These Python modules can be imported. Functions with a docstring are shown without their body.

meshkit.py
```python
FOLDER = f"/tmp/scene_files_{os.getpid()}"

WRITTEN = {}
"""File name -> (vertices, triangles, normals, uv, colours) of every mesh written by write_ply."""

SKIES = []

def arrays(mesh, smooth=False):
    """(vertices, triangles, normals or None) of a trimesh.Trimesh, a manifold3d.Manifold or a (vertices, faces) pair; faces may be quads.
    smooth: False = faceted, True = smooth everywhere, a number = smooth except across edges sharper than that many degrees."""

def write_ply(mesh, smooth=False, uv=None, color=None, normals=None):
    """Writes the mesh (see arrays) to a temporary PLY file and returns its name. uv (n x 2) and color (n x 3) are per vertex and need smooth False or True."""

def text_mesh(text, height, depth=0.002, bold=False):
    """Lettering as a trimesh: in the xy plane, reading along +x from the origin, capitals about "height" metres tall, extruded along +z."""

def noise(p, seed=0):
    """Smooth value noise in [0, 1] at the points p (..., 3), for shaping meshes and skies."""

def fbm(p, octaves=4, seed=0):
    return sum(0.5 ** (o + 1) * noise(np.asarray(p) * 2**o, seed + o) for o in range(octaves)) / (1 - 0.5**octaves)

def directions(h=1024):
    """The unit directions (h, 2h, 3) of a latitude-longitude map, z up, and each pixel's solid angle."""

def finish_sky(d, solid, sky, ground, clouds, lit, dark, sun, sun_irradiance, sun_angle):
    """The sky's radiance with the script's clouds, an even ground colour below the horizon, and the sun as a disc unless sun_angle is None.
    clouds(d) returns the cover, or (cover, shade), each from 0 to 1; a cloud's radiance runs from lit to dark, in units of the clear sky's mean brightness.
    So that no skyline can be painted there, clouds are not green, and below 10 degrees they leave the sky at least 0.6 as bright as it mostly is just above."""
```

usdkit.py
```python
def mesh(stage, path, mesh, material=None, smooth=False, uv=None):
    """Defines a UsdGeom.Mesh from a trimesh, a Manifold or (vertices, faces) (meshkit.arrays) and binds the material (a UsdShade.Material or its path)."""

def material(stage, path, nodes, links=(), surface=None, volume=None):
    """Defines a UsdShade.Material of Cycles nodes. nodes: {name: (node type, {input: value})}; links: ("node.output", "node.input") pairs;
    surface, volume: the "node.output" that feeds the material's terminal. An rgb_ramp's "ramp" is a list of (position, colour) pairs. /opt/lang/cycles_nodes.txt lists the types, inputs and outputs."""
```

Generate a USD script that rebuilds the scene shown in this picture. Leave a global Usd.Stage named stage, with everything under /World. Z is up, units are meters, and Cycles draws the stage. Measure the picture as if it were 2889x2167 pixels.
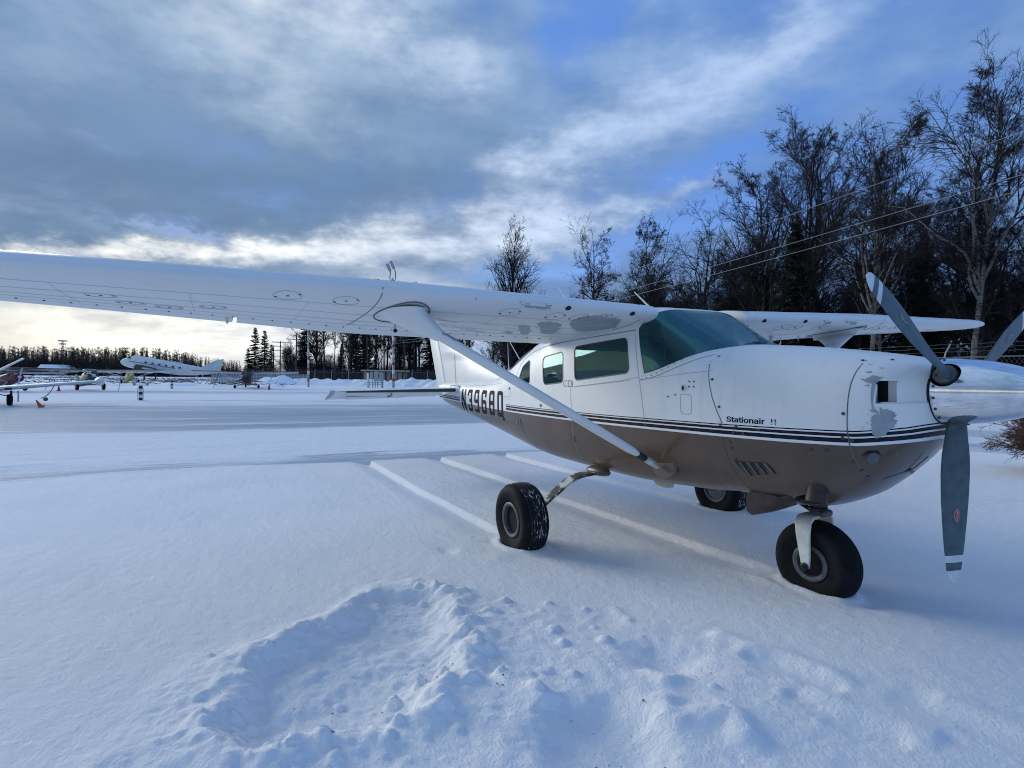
import math, random
import numpy as np, trimesh, manifold3d as m3
import shapely.geometry as sg, shapely.affinity as sa
from shapely.ops import unary_union
from scipy.interpolate import PchipInterpolator
from pxr import Usd, UsdGeom, UsdLux, UsdShade, Gf, Sdf, Vt
import usdkit, meshkit

stage = Usd.Stage.CreateInMemory()
UsdGeom.SetStageUpAxis(stage, 'Z')
world = UsdGeom.Xform.Define(stage, '/World')
UsdGeom.Scope.Define(stage, '/World/Looks')
T_ = Sdf.ValueTypeNames

# ------------------------------------------------------------------ camera, sky, sun, exposure
EYE = np.array([2.53606, -3.46811, 1.53515])
YAW, PITCH, ROLL = 2.647869, -0.01289, 0.012
def axes(yaw, pitch, roll):
    f = np.array([math.cos(pitch)*math.cos(yaw), math.cos(pitch)*math.sin(yaw), math.sin(pitch)])
    r = np.array([math.sin(yaw), -math.cos(yaw), 0.0]); u = np.cross(r, f)
    return r*math.cos(roll)+u*math.sin(roll), -r*math.sin(roll)+u*math.cos(roll), f
R_, U_, F_ = axes(YAW, PITCH, ROLL)
cam = UsdGeom.Camera.Define(stage, '/World/camera')
cam.CreateHorizontalApertureAttr(36.0); cam.CreateVerticalApertureAttr(27.0)
cam.CreateFocalLengthAttr(36.0*1534.75/2889)
cam.CreateClippingRangeAttr((0.05, 20000.0))
EXPOSURE = 0.48
cam.CreateExposureAttr(EXPOSURE)
M = np.eye(4); M[0,:3] = R_; M[1,:3] = U_; M[2,:3] = -F_; M[3,:3] = EYE
cam.AddTransformOp().Set(Gf.Matrix4d(M.tolist()))

SUN_AZ, SUN_EL = math.radians(206.0), math.radians(16.0)
sd = np.array([math.cos(SUN_EL)*math.cos(SUN_AZ), math.cos(SUN_EL)*math.sin(SUN_AZ), math.sin(SUN_EL)])
sun = UsdLux.DistantLight.Define(stage, '/World/sun')
sun.CreateIntensityAttr(0.40); sun.CreateAngleAttr(28.0); sun.CreateNormalizeAttr(True)
sun.CreateColorAttr(Gf.Vec3f(1.0, 0.97, 0.88))
zax = sd; xax = np.cross([0,0,1], zax); xax /= np.linalg.norm(xax); yax = np.cross(zax, xax)
S = np.eye(4); S[0,:3] = xax; S[1,:3] = yax; S[2,:3] = zax
sun.AddTransformOp().Set(Gf.Matrix4d(S.tolist()))

class Nodes:
    """collects shader nodes and links for one material"""
    def __init__(s): s.n = {}; s.l = []; s.k = 0
    def add(s, kind, _out=None, **inp):
        s.k += 1; name = 'n%d' % s.k; vals = {}
        for k, v in inp.items():
            if isinstance(v, str) and '.' in v and v.split('.')[0] in s.n: s.l.append((v, name+'.'+k))
            else: vals[k] = v
        s.n[name] = (kind, vals); return name + ('.'+_out if _out else '')
    def math(s, op, a, b=0.0, c=0.0, clamp=False):
        return s.add('math', 'value', math_type=op, value1=a, value2=b, value3=c, use_clamp=clamp)
    def maprange(s, v, a, b, c=0.0, d=1.0, kind='smoothstep'):
        return s.add('map_range', 'result', range_type=kind, value=v, from_min=a, from_max=b, to_min=c, to_max=d, clamp=True)
    def mix(s, f, a, b, kind='mix'):
        return s.add('mix_color', 'result', blend_type=kind, fac=f, a=a, b=b)
    def noise(s, vec, scale, detail=3.0, rough=0.5, out='fac', dist=0.0):
        return s.add('noise_texture', out, vector=vec, scale=scale, detail=detail, roughness=rough, distortion=dist)
    def mapping(s, vec, loc=(0,0,0), rot=(0,0,0), scale=(1,1,1)):
        return s.add('mapping', 'vector', vector=vec, location=loc, rotation=rot, scale=scale, mapping_type='point')
    def ramp(s, fac, stops, interp=True):
        return s.add('rgb_ramp', 'color', fac=fac, ramp=stops, interpolate=interp)
    def make(s, name, surface=None, volume=None):
        return usdkit.material(stage, '/World/Looks/'+name, s.n, s.l, surface=surface, volume=volume)

# ---- sky: physical sky with a broken winter cloud deck
SKY_STRENGTH = 0.09
def make_sky():
    N = Nodes()
    sky = N.add('sky_texture', 'color', sky_type='single_scattering', sun_disc=False, sun_elevation=SUN_EL,
                sun_rotation=math.atan2(sd[0], sd[1]), altitude=100.0, air_density=1.0, aerosol_density=0.6, ozone_density=2.0)
    d = N.add('texture_coordinate', 'generated')
    N.sepd = N.add('separate_xyz', vector=d)
    x, y, z = N.sepd+'.x', N.sepd+'.y', N.sepd+'.z'
    # heading in degrees from the open apron's axis (positive to the right), and elevation in degrees
    fx, fy = math.cos(YAW), math.sin(YAW)
    fw = N.math('add', N.math('multiply', x, fx), N.math('multiply', y, fy))
    rt = N.math('add', N.math('multiply', x, fy), N.math('multiply', y, -fx))
    A = N.math('multiply', N.math('arctan2', rt, fw), 57.29578)
    E = N.math('multiply', N.math('arcsine', z), 57.29578)
    # cloud-layer coordinates: a flat deck seen in perspective
    zz = N.math('add', N.math('maximum', z, 0.0), 0.12)
    px, py = N.math('divide', fw, zz), N.math('divide', rt, zz)
    P = N.add('combine_xyz', 'vector', x=px, y=py, z=0.0)
    D3 = N.mapping(d, scale=(1.0, 1.0, 2.2))
    w1 = N.noise(D3, 3.2, 5.0, 0.58); w2 = N.noise(N.mapping(D3, loc=(7.3, 1.1, 4.2)), 3.2, 5.0, 0.58)
    wf = N.noise(N.mapping(D3, loc=(2.3, 5.1, 1.2)), 13.0, 5.0, 0.6)
    Aw = N.math('multiply_add', N.math('subtract', w1, 0.5), 16.0, A)
    Ew = N.math('multiply_add', N.math('subtract', w2, 0.5), 6.0, N.math('add', E, 1.2))
    Ew = N.math('multiply_add', N.math('subtract', wf, 0.5), 3.4, Ew)
    wg = N.noise(N.mapping(D3, loc=(9.3, 3.1, 6.2)), 34.0, 5.0, 0.62)
    Ew = N.math('multiply_add', N.math('subtract', wg, 0.5), 2.4, Ew)
    def band(pts, gain=1.0):
        """bright or dark streak: (heading, elevation, half height, strength) along its length"""
        a0, a1 = pts[0][0], pts[-1][0]
        t = N.math('divide', N.math('subtract', Aw, a0), a1-a0, clamp=True)
        r = N.ramp(t, [((p[0]-a0)/(a1-a0), (p[1]/60.0, p[2]/30.0, p[3])) for p in pts])
        s = N.add('separate_color', color=r, color_type='rgb')
        q = N.math('divide', N.math('subtract', Ew, N.math('multiply', s+'.r', 60.0)), N.math('multiply', s+'.g', 30.0))
        g = N.math('exponent', N.math('multiply', N.math('multiply', q, q), -1.0))
        return N.math('multiply', N.math('multiply', g, s+'.b'), gain)
    def total(items):
        v = items[0]
        for i in items[1:]: v = N.math('add', v, i)
        return v
    bright = total([band(b) for b in SKY_BRIGHT]); shade = total([band(b) for b in SKY_DARK]); gaps = total([band(b) for b in SKY_GAPS])
    body = N.noise(N.mapping(P, scale=(0.9, 0.55, 1.0)), 1.1, 6.0, 0.55)
    fine = N.noise(N.mapping(P, scale=(1.0, 0.6, 1.0)), 3.6, 6.0, 0.6)
    puff = N.noise(N.mapping(D3, loc=(3.7, 8.1, 2.6)), 7.5, 7.0, 0.58)
    low = N.maprange(E, 2.0, 13.0)
    # cover of the deck
    cov = N.math('add', N.math('multiply_add', N.math('subtract', body, 0.5), 1.5, 0.88), N.math('add', N.math('multiply', N.math('subtract', fine, 0.5), 0.3), N.math('multiply', N.math('subtract', puff, 0.5), 0.75)))
    side = N.maprange(Aw, -25.0, 30.0, 0.0, -0.22)
    cov = N.math('add', cov, side)
    cov = N.math('subtract', cov, gaps); cov = N.math('add', cov, N.math('multiply', bright, 0.55))
    cov = N.maprange(cov, 0.12, 0.95)
    # colour of the deck: grey-blue thick cloud, paler where thin, and lit tops
    tone = N.maprange(N.math('add', N.math('add', N.math('multiply', body, 0.35), N.math('multiply', fine, 0.20)), N.math('multiply', puff, 0.45)), 0.33, 0.68)
    deckL = N.mix(tone, (1.16, 2.02, 3.5), (2.34, 3.46, 5.1))
    deckR = N.mix(tone, (.98, 1.92, 4.0), (1.85, 3.12, 5.6))
    deck = N.mix(N.maprange(A, -25.0, 30.0), deckL, deckR)
    deck = N.mix(N.maprange(shade, 0.0, 1.0, 0.0, 0.9, 'linear'), deck, (.95, 1.75, 3.1))
    br = N.math('multiply', bright, N.maprange(N.math('add', N.math('multiply', puff, 0.7), N.math('multiply', fine, 0.3)), 0.34, 0.63, 0.22, 1.15))
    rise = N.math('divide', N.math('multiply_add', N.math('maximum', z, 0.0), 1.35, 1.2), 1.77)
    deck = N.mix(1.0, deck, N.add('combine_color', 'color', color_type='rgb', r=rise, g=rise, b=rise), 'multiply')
    litc = N.mix(N.maprange(A, -40.0, 15.0), (10.0, 9.9, 9.3), (5.4, 6.6, 8.8))
    deck = N.mix(N.maprange(br, 0.0, 1.0, 0.0, 1.0, 'linear'), deck, litc)
    # clear sky between the clouds: the physical sky, deep blue to the right, pale green-blue low down
    blue = N.mix(0.45, sky, (1.0, 2.9, 9.5))
    palehor = N.mix(N.maprange(A, -45.0, 25.0), (10.2, 9.6, 8.0), (3.0, 5.2, 9.6))
    blue = N.mix(N.maprange(E, 0.5, 10.0, 0.92, 0.0), blue, palehor)
    deck = N.mix(N.maprange(E, 1.0, 9.5, 0.62, 0.0), deck, palehor)
    col = N.mix(cov, blue, deck)
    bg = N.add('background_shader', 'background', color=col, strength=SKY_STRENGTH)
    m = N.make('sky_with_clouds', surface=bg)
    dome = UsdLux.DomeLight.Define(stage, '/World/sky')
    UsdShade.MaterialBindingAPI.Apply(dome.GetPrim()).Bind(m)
    p = dome.GetPrim(); p.SetCustomDataByKey('kind', 'structure')
    p.SetCustomDataByKey('label', 'blue winter sky with grey cloud deck and bright lit cloud edges'); p.SetCustomDataByKey('category', 'sky')
# (heading deg, elevation deg, half height deg, strength)
SKY_BRIGHT = [
 [(-46,10.6,.6,.0),(-42,10.6,.8,.8),(-35,11.2,1.0,.95),(-27,12.6,1.3,.9),(-20,13.6,1.6,.8),(-11,14.8,2.5,.8),(-2,16.4,2.8,.85),(5,17.3,2.2,.7),(13,18.8,1.4,.55),(20,20.5,.9,.45),(25,21,.6,0.)],
 [(-4,22.0,1.2,0.),(0,22.3,1.6,.75),(4,22.8,2.0,.7),(9,25.4,2.6,.6),(15,27.2,2.8,.55),(20,28.3,2.6,.5),(26,31.0,2.2,.4),(33,34,2.0,.0)],
 [(-45,5.5,1.2,.2),(-38,4.6,2.6,.85),(-28,4.6,3.2,1.0),(-20,4.2,2.4,.7),(-13,4.0,1.6,.3),(-6,5,1.5,.0)],
 [(-32,35,2.5,0.),(-25,33.5,3.2,.40),(-14,33,3.4,.45),(-4,31,3.2,.40),(1,30.5,2.5,.0)],
 [(-42,33,3,0.),(-36,33,3.5,.22),(-28,29,3.2,.2),(-20,26,3.0,.15),(-14,24,3,0.)],
 [(-22,8.5,1.5,0.),(-14,9.5,1.8,.30),(-4,10.6,1.6,.28),(2,11.5,1.2,0.)],
]
SKY_DARK = [
 [(-50,17,4,.0),(-44,16.5,4,.55),(-32,17.5,4.2,.6),(-20,19.2,3.6,.6),(-8,20.4,2.4,.55),(0,20.4,1.6,.45),(8,21,1.1,.0)],
 [(-24,26,2.5,0.),(-14,27.5,3.0,.35),(-4,26.5,3.0,.45),(4,27,2.2,.0)],
]
SKY_GAPS = [
 [(2,32,2,0.),(6,32.5,3.0,.55),(11,34,3.0,.5),(16,37,2.6,.0)],
 [(12,19.4,1.0,0.),(17,21.2,1.3,.45),(23,22.8,1.4,.6),(28,23,1.2,.0)],
 [(-14,9.8,1.0,0.),(-6,11,1.6,.30),(2,13.0,1.7,.45),(10,15.2,1.8,.45),(20,17.5,1.6,.6),(30,18.5,1.6,.4),(40,20,1.6,0.)],
 [(22,26,1.4,0.),(27,25.6,1.5,.35),(33,26,1.4,.0)],
 [(-40,12.9,.6,0.),(-33,13.2,.8,.35),(-25,13.6,.8,.3),(-19,14,.6,0.)],
]
make_sky()

# ------------------------------------------------------------------ helpers for prims
USED = {}
def path_for(parent, name):
    p = parent.GetPath().pathString if parent is not None else '/World'
    k = p+'/'+name; n = USED.get(k, -1)+1; USED[k] = n
    return k if n == 0 else '%s_%03d' % (k, n)
def tag(prim, label=None, cat=None, group=None, kind=None):
    for k, v in (('label', label), ('category', cat), ('group', group), ('kind', kind)):
        if v: prim.SetCustomDataByKey(k, v)
def obj(parent, name, mesh, mat, smooth=35, label=None, cat=None, group=None, kind=None):
    p = path_for(parent, name)
    m = usdkit.mesh(stage, p, mesh, mat, smooth=smooth)
    tag(m.GetPrim(), label, cat, group, kind)
    return m.GetPrim()
def thing(name, label, cat, group=None, matrix=None, kind=None):
    x = UsdGeom.Xform.Define(stage, path_for(None, name))
    if matrix is not None: x.AddTransformOp().Set(Gf.Matrix4d(np.asarray(matrix).T.tolist()))
    tag(x.GetPrim(), label, cat, group, kind)
    return x.GetPrim()
def copy_of(src, name, label, cat, group, matrix):
    x = UsdGeom.Xform.Define(stage, path_for(None, name))
    x.AddTransformOp().Set(Gf.Matrix4d(np.asarray(matrix).T.tolist()))
    x.GetPrim().GetReferences().AddInternalReference(src.GetPath())
    x.GetPrim().SetInstanceable(True)
    for k in ('group', 'kind'): x.GetPrim().ClearCustomDataByKey(k)
    tag(x.GetPrim(), label, cat, group)
    return x.GetPrim()
def place(loc, rz=0.0, s=1.0, tilt=(0, 0)):
    M = trimesh.transformations.euler_matrix(tilt[0], tilt[1], rz); M[:3,:3] *= s; M[:3,3] = loc; return M
cat = trimesh.util.concatenate
def tm(mf):
    m = mf.to_mesh(); return trimesh.Trimesh(m.vert_properties[:, :3], m.tri_verts, process=False)
def mf(t):
    t = trimesh.Trimesh(t.vertices, t.faces, process=True); t.merge_vertices()
    return m3.Manifold(m3.Mesh(np.asarray(t.vertices, np.float32), np.asarray(t.faces, np.uint32)))
def box(c, s, rz=0, b=0.0):
    if b > 0:
        pts = np.array([[sx*(s[0]/2-(b if k != 0 else 0)), sy*(s[1]/2-(b if k != 1 else 0)), sz*(s[2]/2-(b if k != 2 else 0))]
                        for sx in (-1,1) for sy in (-1,1) for sz in (-1,1) for k in range(3)])
        t = trimesh.convex.convex_hull(pts)
    else: t = trimesh.creation.box(s)
    if rz: t.apply_transform(trimesh.transformations.rotation_matrix(rz, [0,0,1]))
    t.apply_translation(c); return t
def tube(pts, r, sides=8, caps=True):
    p = np.asarray(pts, float); r = np.broadcast_to(np.asarray(r, float), (len(p),))
    t = np.gradient(p, axis=0); t /= np.linalg.norm(t, axis=1, keepdims=True)+1e-12
    a = np.cross(t, np.where(np.abs(t[:, 2:]) < 0.9, [0,0,1.0], [1.0,0,0])); a /= np.linalg.norm(a, axis=1, keepdims=True)+1e-12
    b = np.cross(t, a); g = np.arange(sides)*2*np.pi/sides
    v = (p[:,None]+r[:,None,None]*(np.cos(g)[None,:,None]*a[:,None]+np.sin(g)[None,:,None]*b[:,None])).reshape(-1,3)
    i, j = np.meshgrid(np.arange(len(p)-1), np.arange(sides), indexing='ij'); j2 = (j+1) % sides
    q = np.stack([i*sides+j, i*sides+j2, (i+1)*sides+j2, (i+1)*sides+j], -1).reshape(-1,4)
    f = np.vstack([q[:, [0,1,2]], q[:, [0,2,3]]])
    if caps:
        n = len(v); v = np.vstack([v, p[0], p[-1]]); k = np.arange(sides); k2 = (k+1) % sides; L = (len(p)-1)*sides
        f = np.vstack([f, np.stack([k2, k, np.full(sides, n)], 1), np.stack([L+k, L+k2, np.full(sides, n+1)], 1)])
    return trimesh.Trimesh(v, f, process=False)
def loft(rings):
    """closed solid from rings of equal point count"""
    rings = np.asarray(rings, float); m, n = rings.shape[:2]
    v = rings.reshape(-1,3); i, j = np.meshgrid(np.arange(m-1), np.arange(n), indexing='ij'); j2 = (j+1) % n
    q = np.stack([i*n+j, i*n+j2, (i+1)*n+j2, (i+1)*n+j], -1).reshape(-1,4)
    f = np.vstack([q[:, [0,1,2]], q[:, [0,2,3]]]); c = len(v)
    v = np.vstack([v, rings[0].mean(0), rings[-1].mean(0)]); k = np.arange(n); k2 = (k+1) % n; L = (m-1)*n
    f = np.vstack([f, np.stack([k2, k, np.full(n, c)], 1), np.stack([L+k, L+k2, np.full(n, c+1)], 1)])
    t = trimesh.Trimesh(v, f, process=False)
    if t.volume < 0: t.invert()
    return t
def prism(poly, h, axis='z', at=0.0):
    """extrude a 2-D polygon: axis 'y' takes (x, z), 'z' takes (x, y), 'x' takes (y, z)"""
    t = trimesh.creation.extrude_polygon(poly, h, engine='earcut'); v = t.vertices.copy()
    if axis == 'y': t.vertices = np.stack([v[:,0], at+v[:,2], v[:,1]], 1); t.invert()
    elif axis == 'x': t.vertices = np.stack([at+v[:,2], v[:,0], v[:,1]], 1)
    else: t.vertices = v+[0,0,at]
    if t.volume < 0: t.invert()
    return t
def rpoly(pts, r, res=6): return sg.Polygon(pts).buffer(-r, join_style=1).buffer(r, quad_segs=res)
def lathe(prof, sides=32, axis=(0,1,0), center=(0,0,0)):
    """profile (radius, along) turned about an axis"""
    prof = np.asarray(prof, float); g = np.arange(sides)*2*np.pi/sides; ax = np.asarray(axis, float); ax /= np.linalg.norm(ax)
    a = np.cross(ax, [0,0,1.0] if abs(ax[2]) < .9 else [1.0,0,0]); a /= np.linalg.norm(a); b = np.cross(ax, a)
    rings = [np.asarray(center)+r*(np.cos(g)[:,None]*a+np.sin(g)[:,None]*b)+h*ax for r, h in prof]
    return loft(rings)

# ------------------------------------------------------------------ materials
def plain(name, color, rough=0.5, metal=0.0, spec=0.5, bump=0.0, bscale=30.0, var=0.0, vscale=4.0, coat=0.0):
    N = Nodes(); inp = dict(roughness=rough, metallic=metal, specular_ior_level=spec, coat_weight=coat)
    if var or bump: tc = N.add('texture_coordinate', 'object')
    if var:
        f = N.noise(tc, vscale, 5.0, 0.6); d = tuple(c*(1-var) for c in color); l = tuple(min(1, c*(1+var)) for c in color)
        inp['base_color'] = N.mix(N.maprange(f, 0.3, 0.7), d, l)
    else: inp['base_color'] = color
    if bump: inp['normal'] = N.add('bump', 'normal', height=N.noise(tc, bscale, 4.0, 0.6), strength=bump, distance=0.02)
    return N.make(name, surface=N.add('principled_bsdf', 'BSDF', **inp))

def paint(name, livery=False):
    """old white enamel: faint dirt, rain streaks; with livery also the stripes and brown belly"""
    N = Nodes(); tc = N.add('texture_coordinate', 'object')
    s = N.add('separate_xyz', vector=tc)
    base = (0.68, 0.70, 0.70) if livery else (0.60, 0.63, 0.64)
    dirt = N.noise(tc, 2.3, 6.0, 0.62); fine = N.noise(tc, 55.0, 3.0, 0.6)
    streak = N.noise(N.mapping(tc, scale=(14.0, 3.0, 1.2)), 1.0, 5.0, 0.6)
    c = N.mix(N.maprange(dirt, 0.45, 0.75, 0.0, 0.35), base, (0.52, 0.55, 0.55))
    c = N.mix(N.maprange(streak, 0.52, 0.78, 0.0, 0.35), c, (0.50, 0.49, 0.45))
    c = N.mix(N.maprange(fine, 0.66, 0.74, 0.0, 0.5), c, (0.50, 0.52, 0.52))
    if livery:
        # height of the brown boundary along the body
        xs = [-7.5,-5.9,-5.0,-4.0,-3.0,-1.0,0.0,0.45,0.84,1.0,1.1,1.5]; zs = [1.19,1.172,1.150,1.130,1.120,1.118,1.122,1.127,1.134,1.155,1.19,1.25]
        t = N.math('divide', N.math('add', s+'.x', 7.5), 9.0, clamp=True)
        zb = N.add('separate_xyz', vector=N.ramp(t, [((x+7.5)/9.0, (z-1.0,)*3) for x, z in zip(xs, zs)]))
        h = N.math('subtract', N.math('subtract', s+'.z', 1.0), zb+'.x')
        u = N.math('divide', N.math('add', h, 0.02), 0.12, clamp=True)
        k = lambda a: (a+0.02)/0.12
        stripe = N.ramp(u, [(0,(1,0,0)), (k(0),(0,0,0)), (k(.017),(0,1,0)), (k(.042),(0,0,0)), (k(.051),(0,1,0)), (k(.069),(0,0,0)), (k(.077),(0,1,0)), (k(.084),(0,0,0))], False)
        st = N.add('separate_color', color=stripe, color_type='rgb')
        gap = N.math('multiply', N.maprange(s+'.x', -5.26, -5.25), N.maprange(s+'.x', -3.30, -3.29, 1.0, 0.0))
        dark = N.math('multiply', st+'.g', N.math('subtract', 1.0, gap))
        c = N.mix(dark, c, (0.016, 0.013, 0.025))
        br = N.mix(N.maprange(dirt, 0.35, 0.7), (0.084, 0.058, 0.041), (0.108, 0.076, 0.054))
        chips = N.noise(tc, 38.0, 3.0, 0.7); fwd = N.maprange(s+'.x', 0.3, 1.0)
        br = N.mix(N.math('multiply', N.maprange(chips, 0.68, 0.74), N.math('multiply_add', fwd, 0.75, 0.08)), br, (0.36, 0.36, 0.36))
        br = N.mix(N.maprange(streak, 0.55, 0.8, 0.0, 0.4), br, (0.06, 0.05, 0.045))
        c = N.mix(st+'.r', c, br)
    bump = N.add('bump', 'normal', height=N.noise(tc, 9.0, 2.0, 0.5), strength=0.10, distance=0.01)
    return N.make(name, surface=N.add('principled_bsdf', 'BSDF', base_color=c, roughness=(N.math('multiply_add', st+'.r', -0.17, 0.38) if livery else 0.38), specular_ior_level=(N.math('multiply_add', dark, -0.28, 0.36) if livery else 0.36), normal=bump))

def glass(name, tint, ior=1.45):
    N = Nodes()
    tr = N.add('transparent_bsdf', 'BSDF', color=tint)
    gl = N.add('glossy_bsdf', 'BSDF', color=(0.9,0.97,0.97), roughness=0.02)
    dust = N.add('diffuse_bsdf', 'BSDF', color=(0.10,0.30,0.32))
    fr = N.math('multiply_add', N.add('fresnel', 'fac', IOR=ior), 0.62, 0.0)
    a = N.add('mix_closure', 'closure', fac=0.05, closure1=tr, closure2=dust)
    return N.make(name, surface=N.add('mix_closure', 'closure', fac=fr, closure1=a, closure2=gl))

mt = {}
mt['livery'] = paint('white_brown_livery', True); mt['white'] = paint('white_enamel')
mt['primer'] = plain('bare_primer_grey', (0.27,0.31,0.345), .55, var=.16, vscale=9)
mt['softseam'] = plain('soft_panel_seam', (0.46,0.48,0.49), .6)
mt['scuff_reflection'] = plain('pale_grey_scuff_reflection', (0.44,0.465,0.48), .6)
mt['seam'] = plain('dark_panel_seam', (0.10,0.105,0.11), .7)
mt['faint'] = plain('faint_panel_seam', (0.30,0.32,0.33), .7)
mt['rivet'] = plain('dark_fastener', (0.03,0.032,0.036), .5)
mt['ink'] = plain('dark_purple_lettering', (0.014,0.013,0.022), .7, spec=.08, var=.25, vscale=12)
mt['inklow'] = plain('dark_grey_lettering', (0.030,0.030,0.036), .45)
mt['glass'] = glass('teal_tinted_window', (0.085,0.30,0.32))
mt['wsglass'] = glass('teal_windshield_plexiglass', (0.24,0.50,0.51))
mt['rubber'] = plain('black_tyre_rubber', (0.006,0.007,0.010), .75, spec=.15, bump=.25, bscale=60, var=.4, vscale=8)
mt['boot'] = plain('black_deicing_boot', (0.008,0.011,0.012), .38)
mt['wheel'] = plain('grey_wheel_casting', (0.075,0.082,0.09), .55, .2, var=.3, vscale=20)
mt['alloy'] = plain('worn_pale_alloy', (0.46,0.48,0.48), .42, .4, var=.2, vscale=18)
mt['fork'] = plain('chalky_white_fork_paint', (0.58,0.60,0.56), .5, var=.15, vscale=14)
mt['blade'] = plain('grey_propeller_paint', (0.055,0.086,0.102), .5, spec=.3, var=.22, vscale=16, bump=.04, bscale=30)
mt['bladetip'] = plain('white_propeller_band', (0.50,0.54,0.55), .5, var=.12, vscale=20)
mt['dark'] = plain('dark_recess_shade', (0.006,0.006,0.008), .8)  # near-black colour standing in for the shade inside holes and slots
mt['fins'] = plain('engine_cooling_fins', (0.035,0.035,0.04), .6)
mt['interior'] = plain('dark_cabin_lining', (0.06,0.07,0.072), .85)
mt['seat'] = plain('dark_seat_cloth', (0.07,0.075,0.08), .9)
mt['panel'] = plain('black_instrument_panel', (0.02,0.022,0.025), .6)
mt['paper'] = plain('pale_paper', (0.5,0.55,0.55), .8)
mt['oleo'] = plain('oily_black_metal', (0.014,0.014,0.016), .45, .3)
mt['exh'] = plain('sooty_brown_metal', (0.036,0.027,0.023), .5, .3, var=.4, vscale=10)
mt['brown'] = plain('brown_belly_paint', (0.098,0.073,0.056), .36, var=.2, vscale=5)
mt['beige'] = plain('beige_plastic', (0.48,0.44,0.33), .5)
mt['red'] = plain('red_badge', (0.30,0.02,0.035), .4)
mt['frost'] = plain('thin_frost', (0.80,0.82,0.84), .8, bump=.3, bscale=40)
def spinner_mat():
    N = Nodes(); tc = N.add('texture_coordinate', 'object')
    w = N.noise(N.mapping(tc, scale=(2.0,30.0,30.0)), 1.0, 4.0, .6)
    r = N.maprange(w, .3, .7, .05, .13)
    sm = N.noise(tc, 7.0, 4.0, .6)
    c = N.mix(N.maprange(sm, .4, .75), (0.80,0.80,0.80), (0.62,0.63,0.65))
    return N.make('polished_aluminium', surface=N.add('principled_bsdf','BSDF', base_color=c, metallic=1.0, roughness=r, normal=N.add('bump','normal',height=sm,strength=.05,distance=.02)))
mt['spinner'] = spinner_mat()
def gear_mat():
    N = Nodes(); tc = N.add('texture_coordinate','object')
    f = N.noise(tc, 11.0, 5.0, .65)
    c = N.mix(N.maprange(f,.47,.53), (0.60,0.60,0.54), (0.035,0.034,0.03))
    return N.make('flaking_gear_paint', surface=N.add('principled_bsdf','BSDF', base_color=c, roughness=.55))
mt['gear'] = gear_mat()
def tread_mat():
    N = Nodes(); tc = N.add('texture_coordinate','object')
    f = N.noise(N.mapping(tc, scale=(1.0,4.0,1.0)), 22.0, 4.0, .7); g = N.noise(tc, 6.0, 3.0, .6)
    m = N.math('multiply', N.maprange(f,.56,.61), N.maprange(g,.40,.55))
    c = N.mix(m, (0.012,0.012,0.014), (0.62,0.66,0.70))
    return N.make('tyre_tread_with_snow_bits', surface=N.add('principled_bsdf','BSDF', base_color=c, roughness=.7, specular_ior_level=.2))
mt['tread'] = tread_mat()

# ------------------------------------------------------------------ the parked high-wing aircraft (its own axes: x nose, y port, z up; the stand it is parked on is tilted about 1.5 degrees)
Ra, Ua, Fa = axes(YAW, PITCH, -0.01435)
Q = np.stack([R_, U_, F_], 1) @ np.stack([Ra, Ua, Fa], 1).T
PLANE = np.eye(4); PLANE[:3,:3] = Q; PLANE[:3,3] = EYE-Q@EYE
ac = thing('light_aircraft', 'white and brown high-wing propeller aircraft parked on snow in the foreground', 'aircraft', matrix=PLANE)

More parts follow.
